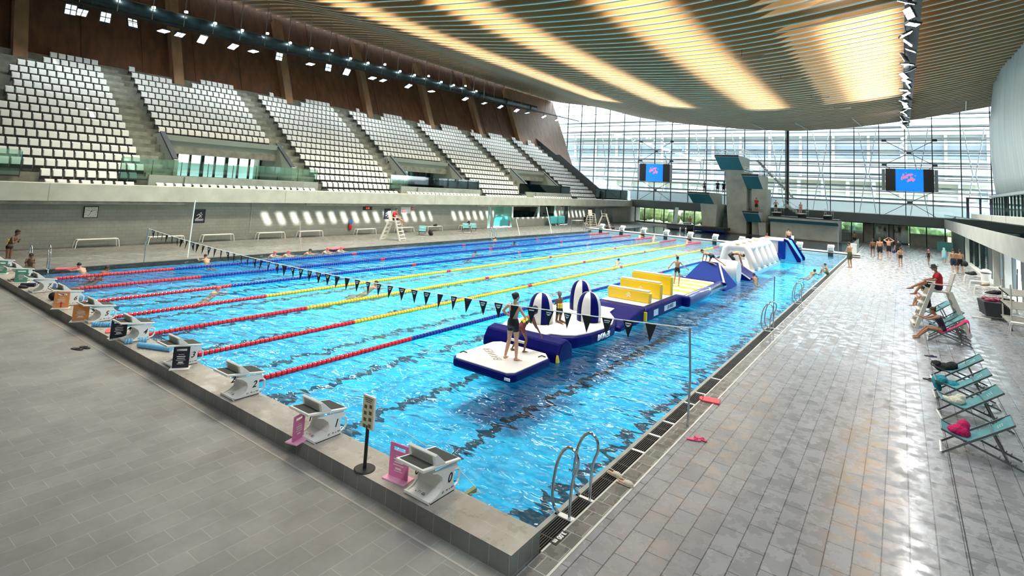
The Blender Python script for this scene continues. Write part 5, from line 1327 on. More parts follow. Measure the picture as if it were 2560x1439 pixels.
for i, (y, h0) in enumerate(((.05, .42), (1.2, .62), (2.4, .78))):
    o = MB().prism([(-.86-.0*i, .50), (.82, .50), (.84, .50+h0-.05), (.76, .50+h0), (-.84, .50+h0), (-.90, .50+h0-.06)], 1, y-.13, y+.13).build('yellow_hurdle', yelv, t, bev=.05)
    MB().box(-.84, .78, y-.12, y+.12, .50+h0-.012, .50+h0+.035).build('white_hurdle_top', whv, o, bev=.015)
    a = MB(); zc_ = .50+h0*.5
    for k in (0, .09):
        a.prism([(-.10, zc_-.07+k), (0, zc_+.03+k), (.10, zc_-.07+k), (.07, zc_-.10+k), (0, zc_-.03+k), (-.07, zc_-.10+k)], 1, y-.139, y-.131)
    a.build('chevron_print', mat('cream_print', (.85, .76, .55), .5), o)
# striped trampoline raft with the blue tent
t = thing('striped_raft', 'raft of yellow and white bolsters between silver blue side tubes', 'inflatable raft', (-4.55, 19.9, -.08))
for s_ in (-1, 1): MB().tube([(s_*1.05, -2.8, .20), (s_*1.05, 2.9, .22)], .24, 16).build('side_tube', mat('silver_blue_vinyl', (.10, .15, .32), .2, coat=.6), t, smooth=True)
for i in range(9):
    y = -2.5+.52*i; MB().tube([(-1.0, y, .22), (.95, y, .22)], .27, 14).build('bolster', yelv if i % 2 else whv, t, smooth=True)
MB().box(-1.25, 1.25, -3.0, -2.7, 0, .42).build('end_rim', navy, t, bev=.08)
t = thing('blue_tent_hurdle', 'bright blue pyramid shaped climbing hump behind the striped raft', 'inflatable hump', (-4.45, 23.6, -.08))
m = MB(); m.hexa([(-1.15, -1.3, 0), (1.25, -1.3, 0), (1.25, 1.3, 0), (-1.15, 1.3, 0), (-.30, -.12, 1.22), (.55, -.12, 1.22), (.55, .15, 1.22), (-.30, .15, 1.22)]); m.build('hump_body', blue, t, bev=.07)
MB().box(-1.2, 1.3, -1.42, -1.25, .30, .44).build('rim_fold', navy, t, bev=.04)
MB().tube([(1.22, -1.3, .25), (.58, 0, 1.2)], .05, 8).build('white_edge', whv, t)
t = thing('white_roller', 'big white inflatable roller behind the blue hump', 'inflatable roller', (-4.5, 26.3, .44)); MB().lathe([(.001, -1.0), (.50, -1.0), (.62, -.9), (.62, .85), (.54, .98), (.001, .98)], seg=40, axis=0).build('roller_body', whv, t, smooth=False); MB().lathe([(.52, .96), (.6, .96), (.6, 1.0), (.52, 1.0)], seg=40, axis=0).build('end_ring', whv, t)
t = thing('blue_wedge', 'blue wedge where a man bends over, before the white arches', 'inflatable wedge', (-4.4, 28.2, -.08)); MB().prism([(-1.0, 0), (.1, .75), (.25, .75), (1.3, .1), (1.3, 0)], 1, -1.0, 1.0).build('wedge_body', navy, t, bev=.05); MB().bar((.2, -1.0, .78), (1.3, -1.0, .12), .06, .05).build('white_edge', whv, t)
t = thing('white_arches', 'row of four white inflatable arches on a white raft', 'inflatable arches', (-4.45, 33.6, -.08))
MB().box(-1.15, 1.15, -4.2, 4.4, 0, .30).build('raft_body', mat('pale_blue_vinyl', (.25, .45, .62), .3, coat=.5), t, bev=.07); MB().box(-1.05, 1.05, -4.1, 4.3, .28, .34).build('white_deck', whv, t, bev=.02)
for i in range(5):
    y = -3.4+1.75*i
    MB().tube([(-1.0, y-.1, .3), (-.82, y, .9), (-.70, y, 1.42), (-.55, y, 1.60), (.40, y, 1.60), (.56, y, 1.42), (.78, y, .9), (1.0, y-.1, .3)], .24, 14).build('arch', whv, t, smooth=True)
    MB().ell((0, y, 1.80), (.20, .24, .10)).build('yellow_spot', mat('pale_yellow_vinyl', (.75, .70, .35), .5), t, smooth=True) if i < 4 else None
MB().tube([(-.95, -3.4, 1.55), (-.9, 3.6, 1.55)], .2, 10).tube([(.55, -3.4, 1.55), (.5, 3.6, 1.55)], .2, 10).build('arch_roof', whv, t, smooth=True)
t = thing('slide_tower', 'blue and white inflatable tower with a light blue slide, end of the course', 'inflatable slide', (-4.4, 42.4, -.08))
MB().box(-1.1, -.55, -2.6, 1.2, 0, .55).box(-.6, .5, -2.6, 1.2, 0, .35).build('base', navy, t, bev=.08)
MB().box(-.95, .55, -.8, 1.4, .1, 1.52).build('tower_body', whv, t, bev=.1); MB().box(.35, .85, -.95, 1.5, .1, 1.5).build('blue_pillars', blue, t, bev=.08)
MB().box(-1.05, .80, -.9, 1.5, 1.42, 1.62).build('top_bolster', whv, t, bev=.09)
MB().prism([(.75, 1.55), (1.0, 1.5), (1.75, .2), (1.8, 0), (.75, 0)], 1, -.7, 1.3).build('slide', cyanv, t, bev=.04)
MB().prism([(.75, 1.72), (1.05, 1.6), (1.95, .22), (1.95, 0), (1.7, 0), (.95, 1.45), (.75, 1.5)], 1, -.95, -.70).build('slide_edge', navy, t, bev=.04); MB().prism([(.75, 1.72), (1.05, 1.6), (1.95, .22), (1.95, 0), (1.7, 0), (.95, 1.45), (.75, 1.5)], 1, 1.3, 1.5).build('slide_edge', navy, t, bev=.04)
t = thing('side_steps', 'navy step with a yellow post at the foot of the slide tower', 'inflatable step', (-4.9, 40.0, -.08)); MB().box(-1.0, .4, -.7, .3, 0, .95).build('step_body', navy, t, bev=.08); MB().box(-1.0, .4, -.7, .3, .93, 1.02).build('white_top', whv, t, bev=.04); MB().box(.45, .85, -.6, -.1, 0, .75).build('yellow_post', yelv, t, bev=.08); MB().lathe([(.001, 0), (.3, 0), (.3, 1.2), (.001, 1.2)], (.95, -.3, .3), 16, axis=1).build('navy_bolster', navy, t)

# ------------------------------------------------------------------ people
SK = {'pale': (.62, .36, .25), 'tan': (.42, .22, .13), 'brown': (.20, .095, .055), 'dark': (.085, .04, .026), 'pink': (.60, .30, .22)}
def skin(k): return mat('skin_'+k, SK[k], .5, var=.06, vs=20)
hairm = mat('dark_hair', (.012, .009, .007), .55, bump=.5, bs=90); brownh = mat('brown_hair', (.06, .03, .015), .55, bump=.5, bs=90)
capm = {'grey': mat('grey_swim_cap', (.16, .19, .20), .35), 'red': mat('red_swim_cap', (.70, .10, .10), .35), 'pinkc': mat('pink_swim_cap', (.75, .12, .22), .35), 'whitec': mat('white_swim_cap', (.75, .72, .68), .35)}
swim = mat('black_swimwear', (.006, .006, .008), .5); navys = mat('navy_shorts', (.012, .018, .05), .6); redsh = mat('red_shirt', (.50, .015, .03), .8); corals = mat('coral_vest', (.75, .20, .14), .7)
floatb = mat('yellow_foam_belt', (.85, .68, .12), .55); olive = mat('olive_shorts', (.05, .07, .03), .7)

def caps(m, a, b, ra, rb, seg=12, fl=None):
    """rounded tapering limb between two points"""
    a, b = V(a), V(b); d = b-a; L = d.length
    if L < 1e-5: return
    d.normalize(); u = d.cross(V((0, 0, 1)) if abs(d.z) < .9 else V((0, 1, 0))).normalized(); w = d.cross(u); rings = []
    st = [(-ra*.95, ra*.30), (-ra*.72, ra*.72), (-ra*.3, ra*.96), (0, ra)]+[(L*q, ra+(rb-ra)*q) for q in (.33, .66)]+[(L, rb), (L+rb*.3, rb*.96), (L+rb*.72, rb*.72), (L+rb*.95, rb*.30)]
    for t_, r in st:
        rings.append([m.b.verts.new(a+d*t_+(u*math.cos(2*PI*k/seg)+w*math.sin(2*PI*k/seg))*r) for k in range(seg)])
    for p, q in zip(rings, rings[1:]):
        for k in range(seg): m._f([p[k], p[(k+1) % seg], q[(k+1) % seg], q[k]])
    m._f(rings[0][::-1]); m._f(rings[-1])
def loft(m, secs, seg=16):
    """secs: (centre, half width, half depth, right vector, forward vector)"""
    rings = []
    for c, rx, ry, rv, fv in secs:
        rings.append([m.b.verts.new(V(c)+rv*math.cos(2*PI*k/seg)*rx+fv*math.sin(2*PI*k/seg)*ry) for k in range(seg)])
    for p, q in zip(rings, rings[1:]):
        for k in range(seg): m._f([p[k], p[(k+1) % seg], q[(k+1) % seg], q[k]])
    m._f(rings[0][::-1]); m._f(rings[-1])
STAND = dict(pel=(0, 0, .93), wai=(0, 0, 1.08), che=(0, .01, 1.27), nek=(0, 0, 1.46), hed=(0, .03, 1.63),
    sl=(-.175, 0, 1.40), el=(-.23, -.02, 1.12), hl=(-.24, .06, .88), sr=(.175, 0, 1.40), er=(.23, -.02, 1.12), hr=(.24, .06, .88),
    tl=(-.09, 0, .90), kl=(-.11, .02, .49), al=(-.11, -.03, .08), tr=(.09, 0, .90), kr=(.11, .02, .49), ar=(.11, -.03, .08), fl=(0, 1), fr=(0, 1), look=(0, 1, 0))
def person(label, loc, rz=0, H=1.75, pose=None, sk='tan', hair='short', hcol=None, wear=(), vox=.014, child=0., cap=None, female=False, group=None):
    P = dict(STAND); P.update(pose or {}); s_ = H/1.75; hs = 1+child
    t = thing('person', label, 'person', loc, rz, group); J = {k: V(v) for k, v in P.items() if len(v) == 3 and k != 'look'}
    def X(v): return V(v)*s_
    look = V(P['look']).normalized()
    up = (J['hed']-J['nek']).normalized(); rgt = look.cross(up)
    if rgt.length < .1: rgt = V((1, 0, 0))
    rgt.normalize(); fwd = up.cross(rgt).normalized(); RH_ = MX((rgt, fwd, up)).transposed()
    def frm(a, b, ra):   # section frame between points; ra = right hint
        ax = (V(b)-V(a)).normalized(); f_ = ax.cross(ra); f_.normalize(); return ax, f_.cross(ax).normalized(), f_
    shv = (J['sr']-J['sl']).normalized(); hpv = (J['tr']-J['tl']).normalized()
    def torso(m, g=0., top=True, lo=-.06, seg0=0, seg1=9):
        ax1, r1, f1 = frm(J['pel'], J['wai'], hpv); ax2, r2, f2 = frm(J['wai'], J['che'], shv); ax3, r3, f3 = frm(J['che'], J['nek'], shv)
        S_ = [(J['pel']-ax1*.10, .105, .09, r1, f1), (J['pel']-ax1*.03, .158+(.015 if female else 0), .112, r1, f1), (J['pel']+ax1*.05, .158+(.01 if female else 0), .11, r1, f1), (J['wai'], .128-(.012 if female else 0), .092, r1, f1), (J['wai'].lerp(J['che'], .5), .142, .10, r2, f2),
              (J['che'], .160, .112, r2, f2), (J['che'].lerp(J['nek'], .45), .165, .10, r3, f3), (J['che'].lerp(J['nek'], .72), .145, .082, r3, f3), (J['che'].lerp(J['nek'], .92), .075, .06, r3, f3)][seg0:seg1]
        k = 1-.10*min(1, child*4)
        loft(m, [(X(c), (a*k+g)*s_, (b*k+g)*s_, r, f) for c, a, b, r, f in S_])
    B = MB(); torso(B)
    caps(B, X(J['nek']-up*.05), X(J['hed']-up*.06), .052*s_, .048*s_)
    hc = X(J['hed']); q = s_*hs
    B.ell(hc, (.074*q, .092*q, .112*q), RH_, 16, 12); B.ell(hc+RH_@V((0, .022, -.055))*q, (.055*q, .068*q, .062*q), RH_)
    B.ell(hc+RH_@V((0, .098, -.022))*q, (.013*q, .02*q, .022*q), RH_, 8, 6); B.ell(hc+RH_@V((0, .085, .018))*q, (.045*q, .014*q, .012*q), RH_, 8, 6); B.ell(hc+RH_@V((0, .086, -.062))*q, (.022*q, .012*q, .009*q), RH_, 8, 6)
    for e in (-1, 1): B.ell(hc+RH_@V((e*.076, -.005, -.012))*q, (.010*q, .02*q, .03*q), RH_, 8, 6)
    for e, sd in ((-1, 'l'), (1, 'r')):
        sh, el, hn = J['s'+sd], J['e'+sd], J['h'+sd]; fd = (hn-el).normalized(); k = .88 if (female or child) else 1.
        caps(B, X(sh), X(el), .050*s_*k, .037*s_*k); caps(B, X(sh+ (J['che']-sh)*.25), X(sh), .062*s_*k, .054*s_*k); caps(B, X(el), X(el.lerp(hn, .35)), .037*s_*k, .040*s_*k); caps(B, X(el.lerp(hn, .3)), X(hn), .040*s_*k, .025*s_)
        # hand: palm, four unequal bent fingers, thumb from the side of the palm
        side = fd.cross(V((0, 1, 0)) if abs(fd.y) < .8 else V((0, 0, 1))).normalized()*(1 if sd == 'r' else -1); pn = fd.cross(side).normalized()
        Rp_ = MX((side, pn, fd)).transposed()
        B.ell(X(hn+fd*.05), (.040*s_, .018*s_, .055*s_), Rp_, 12, 8)
        for i, (o_, ln) in enumerate(((-.030, .062), (-.010, .074), (.010, .078), (.029, .068))):
            p0 = hn+fd*.088+side*o_; p1 = p0+fd*ln*.55+pn*.006; p2 = p1+fd*ln*.42+pn*.024
            caps(B, X(p0), X(p1), .0095*s_, .009*s_, 8); caps(B, X(p1), X(p2), .009*s_, .0075*s_, 8)
        p0 = hn+fd*.025+side*.032; p1 = p0+fd*.035+side*.028+pn*.008; p2 = p1+fd*.035+side*.006+pn*.010
        caps(B, X(p0), X(p1), .012*s_, .011*s_, 8); caps(B, X(p1), X(p2), .011*s_, .009*s_, 8)
        hp, kn, an = J['t'+sd], J['k'+sd], J['a'+sd]; k = .86 if child else 1.
        caps(B, X(hp), X(hp.lerp(kn, .5)), .088*s_*k, .074*s_*k); caps(B, X(hp.lerp(kn, .5)), X(kn), .074*s_*k, .052*s_*k)
        sh_ = kn.lerp(an, .3); caps(B, X(kn), X(sh_), .050*s_*k, .056*s_*k); caps(B, X(sh_), X(an), .056*s_*k, .033*s_*k)
        F_ = P['f'+sd]; fv = V((F_[0], F_[1], F_[2] if len(F_) > 2 else -.15)).normalized()
        caps(B, X(an+V((0, 0, -.035))-fv*.035), X(an+V((0, 0, -.042))+fv*.08), .036*s_, .034*s_); caps(B, X(an+V((0, 0, -.045))+fv*.07), X(an+V((0, 0, -.045))+fv*.155), .034*s_, .022*s_)
    o = B.build('body', skin(sk), t, smooth=True)
    r = o.modifiers.new('r', 'REMESH'); r.mode = 'VOXEL'; r.voxel_size = max(.006, vox*s_); r.use_smooth_shade = True
    sm = o.modifiers.new('m', 'SMOOTH'); sm.iterations = 2; sm.factor = .5
    def cloth(nm, mb, m_, v=1.3):
        c = mb.build(nm, m_, t, smooth=True); r = c.modifiers.new('r', 'REMESH'); r.mode = 'VOXEL'; r.voxel_size = max(.008, vox*s_*v); r.use_smooth_shade = True
        z = c.modifiers.new('m', 'SMOOTH'); z.iterations = 2; z.factor = .5; return c
    # eyes
    ey = MB()
    for e in (-1, 1): ey.ell(hc+RH_@V((e*.028, .083, .004))*q, (.012*q, .008*q, .007*q), RH_, 8, 6)
    ey.build('eyes', mat('dark_eyes', (.02, .015, .012), .2), t, smooth=True)
    hm = hcol or hairm
    if cap:
        m = MB(); m.ell(hc+RH_@V((0, -.012, .022))*q, (.083*q, .098*q, .105*q), RH_, 16, 12); c = cloth('swim_cap', m, capm[cap], .9)
    elif hair == 'short':
        m = MB(); m.ell(hc+RH_@V((0, -.020, .028))*q, (.083*q, .094*q, .102*q), RH_, 16, 12); m.ell(hc+RH_@V((0, .03, .075))*q, (.062*q, .055*q, .045*q), RH_); cloth('hair', m, hm, 1.)
    elif hair == 'bun':
        m = MB(); m.ell(hc+RH_@V((0, -.022, .022))*q, (.084*q, .096*q, .106*q), RH_, 16, 12); m.ell(hc+RH_@V((0, -.11, .05))*q, (.045*q, .045*q, .045*q), RH_); cloth('hair', m, hm, 1.)
    elif hair == 'long':
        m = MB(); m.ell(hc+RH_@V((0, -.020, .022))*q, (.085*q, .098*q, .106*q), RH_, 16, 12); caps(m, hc+RH_@V((0, -.05, 0))*q, hc+RH_@V((0, -.075, -.22))*q, .075*q, .045*q); cloth('hair', m, hm, 1.)
    elif hair == 'afro':
        m = MB(); m.ell(hc+RH_@V((0, -.025, .035))*q, (.105*q, .11*q, .12*q), RH_, 16, 12); cloth('hair', m, hm, 1.)
    if hair == 'hat':
        m = MB(); m.lathe([(.001, .09), (.07, .10), (.085, .05), (.088, .02), (.15, .0), (.15, -.008), (.08, -.005), (.001, -.005)], (0, 0, 0), 18)
        o = m.build('hat', mat('dark_hat', (.03, .035, .03), .8), t, smooth=True); o.matrix_local = MX.Translation(hc+RH_@V((0, 0, .035))*q) @ RH_.to_4x4() @ MX.Scale(q, 4)
    for w in wear:
        kind, m_ = w[0], w[1]
        if kind in ('shorts', 'trunks', 'briefs'):
            m = MB(); torso(m, .014, seg0=0, seg1=4 if kind != 'briefs' else 3); f_ = {'shorts': .68, 'trunks': .30, 'briefs': .10}[kind]
            for sd in 'lr':
                hp, kn = J['t'+sd], J['k'+sd]; caps(m, X(hp), X(hp.lerp(kn, f_)), (.096 if not child else .084)*s_, (.090 if kind == 'shorts' else .084)*s_*(1 if not child else .88))
            cloth('swim_'+kind if kind != 'shorts' else 'shorts', m, m_)
        elif kind == 'suit':
            m = MB(); torso(m, .010, seg0=0, seg1=7)
            for sd in 'lr':
                caps(m, X(J['t'+sd]), X(J['t'+sd].lerp(J['k'+sd], .06)), .088*s_, .084*s_)
            cloth('swimsuit', m, m_)
        elif kind == 'halter':
            m = MB(); ax, r_, f_ = frm(J['che'], J['nek'], shv); bk = -.118
            for e in (-1, 1):
                m.bar(X(J['nek']+f_*(bk+.055)*1+r_*e*.055), X(J['che']-ax*.12+f_*(bk+.0)+r_*e*.012), .020*s_, .012*s_, up=tuple(f_)); 
            m.bar(X(J['che']+ax*.02+f_*(bk-.002)), X(J['wai']+f_*(bk+.020)), .07*s_, .012*s_, up=tuple(f_))
            m.build('halter_straps', m_, t); m = MB(); torso(m, .012, seg0=0, seg1=4); cloth('swimsuit', m, m_)
        elif kind in ('shirt', 'vest'):
            m = MB(); torso(m, .020, seg0=2, seg1=9)
            for sd in 'lr':
                if kind == 'shirt': caps(m, X(J['s'+sd]), X(J['s'+sd].lerp(J['e'+sd], .6)), .068*s_, .060*s_)
                else: caps(m, X(J['s'+sd]), X(J['s'+sd].lerp(J['e'+sd], .1)), .064*s_, .060*s_)
            cloth(kind, m, m_)
        elif kind == 'belt':        # foam blocks worn round the waist, on the back
            m = MB(); ax, r_, f_ = frm(J['wai'], J['che'], shv); c = J['wai'].lerp(J['che'], .25)
            for i in (-1, 0, 1):
                for j in (-1, 1):
                    a = i*.75; d_ = r_*math.sin(a)*.145-f_*math.cos(a)*.125
                    nf = (r_*math.sin(a)-f_*math.cos(a)).normalized(); nr = ax.cross(nf)
                    m.obox(X(c+d_+ax*j*.055), (.088*s_, .045*s_, .098*s_), MX((nr, nf, ax)).transposed())
            m.build('float_belt', m_, t, bev=.008); m = MB(); loft(m, [(X(c+ax*k_), .15*s_, .118*s_, r_, f_) for k_ in (-.012, .012)]); m.build('belt_strap', blackm, t)
    return t
HIPS = dict(el=(-.36, -.12, 1.16), hl=(-.20, -.02, 1.02), er=(.36, -.10, 1.16), hr=(.20, .02, 1.02))
Wk = lambda a=.12: dict(kl=(-.10, a, .50), al=(-.11, a+.02, .08), kr=(.10, -a*.3, .49), ar=(.10, -a-.12, .12), hl=(-.26, -.08, .90), hr=(.26, .14, .90))
# on the course
person('woman in a black swimsuit with open back standing on the white mat', (-4.13, 5.42, .15), -.12, 1.66, dict(nek=(.02, 0, 1.46), hed=(.04, .02, 1.63), el=(-.37, -.02, 1.20), hl=(-.19, .10, 1.06), er=(.34, .06, 1.17), hr=(.22, .22, 1.12),
    kl=(-.13, .02, .49), al=(-.17, -.06, .08), kr=(.13, .02, .49), ar=(.15, .02, .08), fl=(-.2, 1), fr=(.7, .6), look=(.3, 1, 0)), 'pale', 'bun', wear=(('halter', swim), ('trunks', swim)), vox=.009, female=True)
person('child in a yellow foam belt leaning forward onto the navy step', (-4.33, 6.10, .15), -.50, 1.32, dict(pel=(0, 0, .86), wai=(0, .10, 1.0), che=(.02, .28, 1.14), nek=(.03, .42, 1.26), hed=(.02, .50, 1.40), sl=(-.13, .36, 1.22), el=(-.15, .50, 1.02), hl=(-.14, .60, .84),
    sr=(.18, .36, 1.20), er=(.24, .46, .92), hr=(.30, .60, .66), tl=(-.09, .0, .84), kl=(-.12, -.06, .46), al=(-.2, -.22, .10), tr=(.09, 0, .84), kr=(.12, .16, .46), ar=(.10, .10, .08), look=(.2, 1, -.3)), 'brown', 'afro', wear=(('belt', floatb), ('trunks', mat('maroon_trunks', (.22, .04, .05), .7))), vox=.010, child=.10)
person('kneeling child with grey cap and yellow foam belt on the domed island', (-4.98, 9.20, .28), 1.15, 1.25, dict(pel=(0, 0, .52), wai=(0, .05, .68), che=(0, .06, .88), nek=(0, .02, 1.06), hed=(0, .06, 1.23), sl=(-.15, .04, 1.0), el=(-.17, .12, .78), hl=(-.10, .30, .74), sr=(.15, .04, 1.0), er=(.17, .12, .78), hr=(.10, .30, .74),
    tl=(-.09, 0, .50), kl=(-.10, .08, .07), al=(-.10, -.36, .07), tr=(.09, 0, .50), kr=(.10, .10, .07), ar=(.10, -.34, .07), fl=(0, -1, -.1), fr=(0, -1, -.1), look=(0, 1, -.2)), 'brown', None, cap='grey', wear=(('belt', floatb), ('trunks', swim)), vox=.010, child=.10)
person('thin boy in black trunks running over the striped raft with arms spread', (-4.52, 19.0, .44), -.05, 1.27, dict(el=(-.36, .05, 1.26), hl=(-.52, .02, 1.02), er=(.36, .05, 1.22), hr=(.58, .12, 1.06), kl=(-.12, -.02, .50), al=(-.15, -.10, .10), kr=(.10, .14, .52), ar=(.14, -.08, .02), look=(0, 1, 0)), 'tan', 'short', wear=(('trunks', swim),), vox=.011, child=.08)
CRAWL = dict(pel=(0, -.05, .55), wai=(0, .12, .60), che=(0, .32, .62), nek=(0, .50, .66), hed=(0, .64, .74), sl=(-.16, .42, .60), el=(-.18, .46, .34), hl=(-.18, .52, .10), sr=(.16, .42, .60), er=(.18, .46, .34), hr=(.18, .52, .10), tl=(-.09, -.08, .52), kl=(-.14, .05, .14), al=(-.14, -.34, .10), tr=(.09, -.08, .52), kr=(.14, -.42, .30), ar=(.16, -.80, .12), fl=(0, -1), fr=(0, -1), look=(0, 1, .1))
person('boy in dark trunks crawling over the top of the blue hump', (-4.25, 23.5, 1.02), 1.25, 1.45, CRAWL, 'tan', 'short', wear=(('trunks', navys),), vox=.012, child=.06)
person('man bending down to the water before the white arches', (-4.25, 28.3, .42), -1.25, 1.72, dict(pel=(0, -.2, .74), wai=(0, -.04, .86), che=(0, .18, .90), nek=(0, .36, .86), hed=(0, .50, .80), sl=(-.16, .30, .84), el=(-.18, .36, .56), hl=(-.12, .44, .26), sr=(.16, .30, .84), er=(.18, .38, .56), hr=(.10, .50, .20), tl=(-.10, -.2, .72), kl=(-.16, .10, .44), al=(-.15, -.10, .08), tr=(.10, -.2, .72), kr=(.15, .05, .42), ar=(.15, -.16, .08), look=(0, .7, -.7)), 'tan', 'short', wear=(('shorts', swim),), vox=.012)
person('child in coral vest and black shorts sitting on the slide tower', (-5.0, 42.3, 1.05), .25, 1.30, dict(pel=(0, 0, .30), wai=(0, 0, .46), che=(0, .02, .66), nek=(0, .02, .84), hed=(0, .04, 1.01), sl=(-.16, .02, .78), el=(-.28, .1, .6), hl=(-.34, .24, .5), sr=(.16, .02, .78), er=(.30, .06, .66), hr=(.48, .12, .56), tl=(-.1, 0, .26), kl=(-.22, .26, .40), al=(-.16, .34, .06), tr=(.1, 0, .26), kr=(.30, .24, .42), ar=(.32, .34, .06), look=(0, 1, -.1)), 'brown', 'short', wear=(('vest', corals), ('shorts', swim)), vox=.013, child=.08)
person('second child in dark blue shorts crouching on the slide tower steps', (-5.45, 40.3, .95), .3, 1.25, dict(CRAWL), 'brown', 'short', wear=(('shorts', navys),), vox=.014, child=.08)
# on the window side deck
person('bare-chested man in dark green shorts standing at the pool edge before the bulkhead', (.80, 41.0, 0), .95, 1.83, dict(hed=(0, .06, 1.62), el=(-.22, .10, 1.14), hl=(-.10, .26, 1.06), er=(.22, .10, 1.14), hr=(.12, .26, 1.06), look=(0, 1, -.15)), 'tan', 'short', wear=(('shorts', olive),), vox=.012)
person('shirtless man in black shorts walking away, on the pool side of the group', (2.35, 51.3, 0), .1, 1.86, Wk(.10), 'tan', 'short', hcol=brownh, wear=(('shorts', swim),), vox=.013)
person('shirtless man in black shorts walking away with hands at his head', (2.95, 54.0, 0), -.1, 1.82, dict(Wk(.08), el=(-.36, .10, 1.50), hl=(-.14, .10, 1.66), er=(.36, .10, 1.50), hr=(.14, .10, 1.66)), 'pink', 'short', wear=(('shorts', swim),), vox=.013)
person('person dressed in black walking away with a blue ball bag', (3.65, 53.6, 0), .0, 1.80, Wk(.09), 'tan', 'short', wear=(('shirt', blackc), ('shorts', blackc)), vox=.013)
person('child walking ahead of the group near the far railing', (1.75, 53.8, 0), .2, 1.60, dict(Wk(.1)), 'brown', 'short', wear=(('trunks', swim),), vox=.014, child=.06)
person('slim boy in black trunks with hands on his hips behind the group', (3.80, 46.2, 0), .5, 1.50, dict(HIPS, al=(-.10, .0, .08)), 'tan', 'short', wear=(('trunks', swim),), vox=.013, child=.05)
t = thing('ball_bag', 'dark blue bag carried beside the person dressed in black', 'bag', (3.32, 53.4, .55)); MB().ell((0, 0, .12), (.14, .14, .17)).tube([(0, 0, .26), (.02, 0, .4)], .015, 6).build('bag_body', mat('navy_bag', (.02, .03, .12), .6), t, smooth=True)
person('small girl with a pink cap walking on the wet deck', (5.70, 51.5, 0), -.5, 1.22, dict(Wk(.14), al=(-.10, .2, .08)), 'brown', None, cap='pinkc', wear=(('suit', swim),), vox=.013, child=.10)
t = person('child wrapped in a light blue towel by the notice board', (6.90, 55.2, 0), .2, 1.28, dict(), 'pale', None, wear=(), vox=.014, child=.10)
m = MB(); m.lathe([(.16, .30), (.17, .5), (.15, .75), (.13, .95), (.08, 1.08), (.09, 1.2), (.05, 1.28), (.001, 1.29)], (0, 0, 0), 18); m.build('towel', mat('light_blue_towel', (.30, .62, .70), .9, bump=.5, bs=40), t, smooth=True)
person('bare-chested man in dark shorts striding past the glazed wall', (6.95, 45.6, 0), .35, 1.74, dict(Wk(.2), kl=(-.12, -.05, .50), al=(-.16, -.30, .14)), 'tan', 'short', wear=(('shorts', navys),), vox=.013)
person('second man beside the striding one, carrying a black bag', (7.35, 45.9, 0), .2, 1.72, dict(Wk(.14)), 'tan', 'short', wear=(('shorts', swim),), vox=.013)
drape('black_bag', 'black bag carried by the second man near the glazed wall', 'bag', (7.62, 45.7, .55), [((0, 0, .2), (.18, .22, .2))], blackc)
SIT = dict(pel=(0, 0, .12), wai=(0, .0, .28), che=(0, .04, .48), nek=(0, .10, .66), hed=(0, .17, .82), sl=(-.16, .08, .60), el=(-.18, .26, .46), hl=(-.08, .42, .52), sr=(.16, .08, .60), er=(.18, .26, .46), hr=(.06, .40, .60), tl=(-.09, .02, .10), kl=(-.14, .40, .40), al=(-.12, .52, .08), tr=(.09, .02, .10), kr=(.12, .40, .42), ar=(.12, .50, .08), look=(0, 1, -.1))
person('woman in a dark swimsuit seated with drawn-up knees by the lifeguard chair', (4.75, 23.4, .32), 1.2, 1.68, SIT, 'pale', 'long', wear=(('suit', swim),), vox=.012, female=True)
SEAT = dict(pel=(0, 0, .12), wai=(0, -.02, .28), che=(0, .0, .48), nek=(0, .06, .66), hed=(0, .12, .82), sl=(-.18, .02, .60), el=(-.24, .14, .38), hl=(-.16, .36, .34), sr=(.18, .02, .60), er=(.24, .14, .38), hr=(.16, .36, .34), tl=(-.10, .04, .10), kl=(-.14, .48, .14), al=(-.12, .56, -.28), tr=(.10, .04, .10), kr=(.12, .48, .16), ar=(.10, .72, -.20), look=(0, 1, -.1))
person('lifeguard in a red shirt and dark brimmed hat sitting on the tall chair', (5.0, 20.6, 1.45), PI/2+.12, 1.76, dict(SEAT, al=(-.12, .85, .02), kl=(-.14, .46, .26)), 'tan', 'hat', wear=(('shirt', redsh), ('shorts', blackc)), vox=.012)
person('lifeguard in a red shirt sitting on the stand side chair, legs stretched', (-27.5, 22.6, 1.45), -PI/2+.4, 1.76, dict(SEAT, ar=(.10, .86, .0)), 'tan', 'short', wear=(('shirt', redsh), ('shorts', blackc)), vox=.013)
person('swimmer in a dark swimsuit sitting on the magenta towel deckchair, leaning forward', (4.98, 18.2, .30), PI/2+.1, 1.66, dict(SIT, pel=(0, 0, .10), wai=(0, .02, .26), che=(0, .10, .44), nek=(0, .20, .60), hed=(0, .28, .75), sl=(-.16, .18, .54), el=(-.20, .42, .44), hl=(-.14, .66, .50), sr=(.16, .18, .54), er=(.20, .42, .44), hr=(.10, .66, .48), kl=(-.14, .44, .10), al=(-.16, .74, -.22), kr=(.14, .44, .12), ar=(.12, .72, -.22)), 'tan', 'bun', hcol=brownh, wear=(('suit', navys),), vox=.011, female=True)
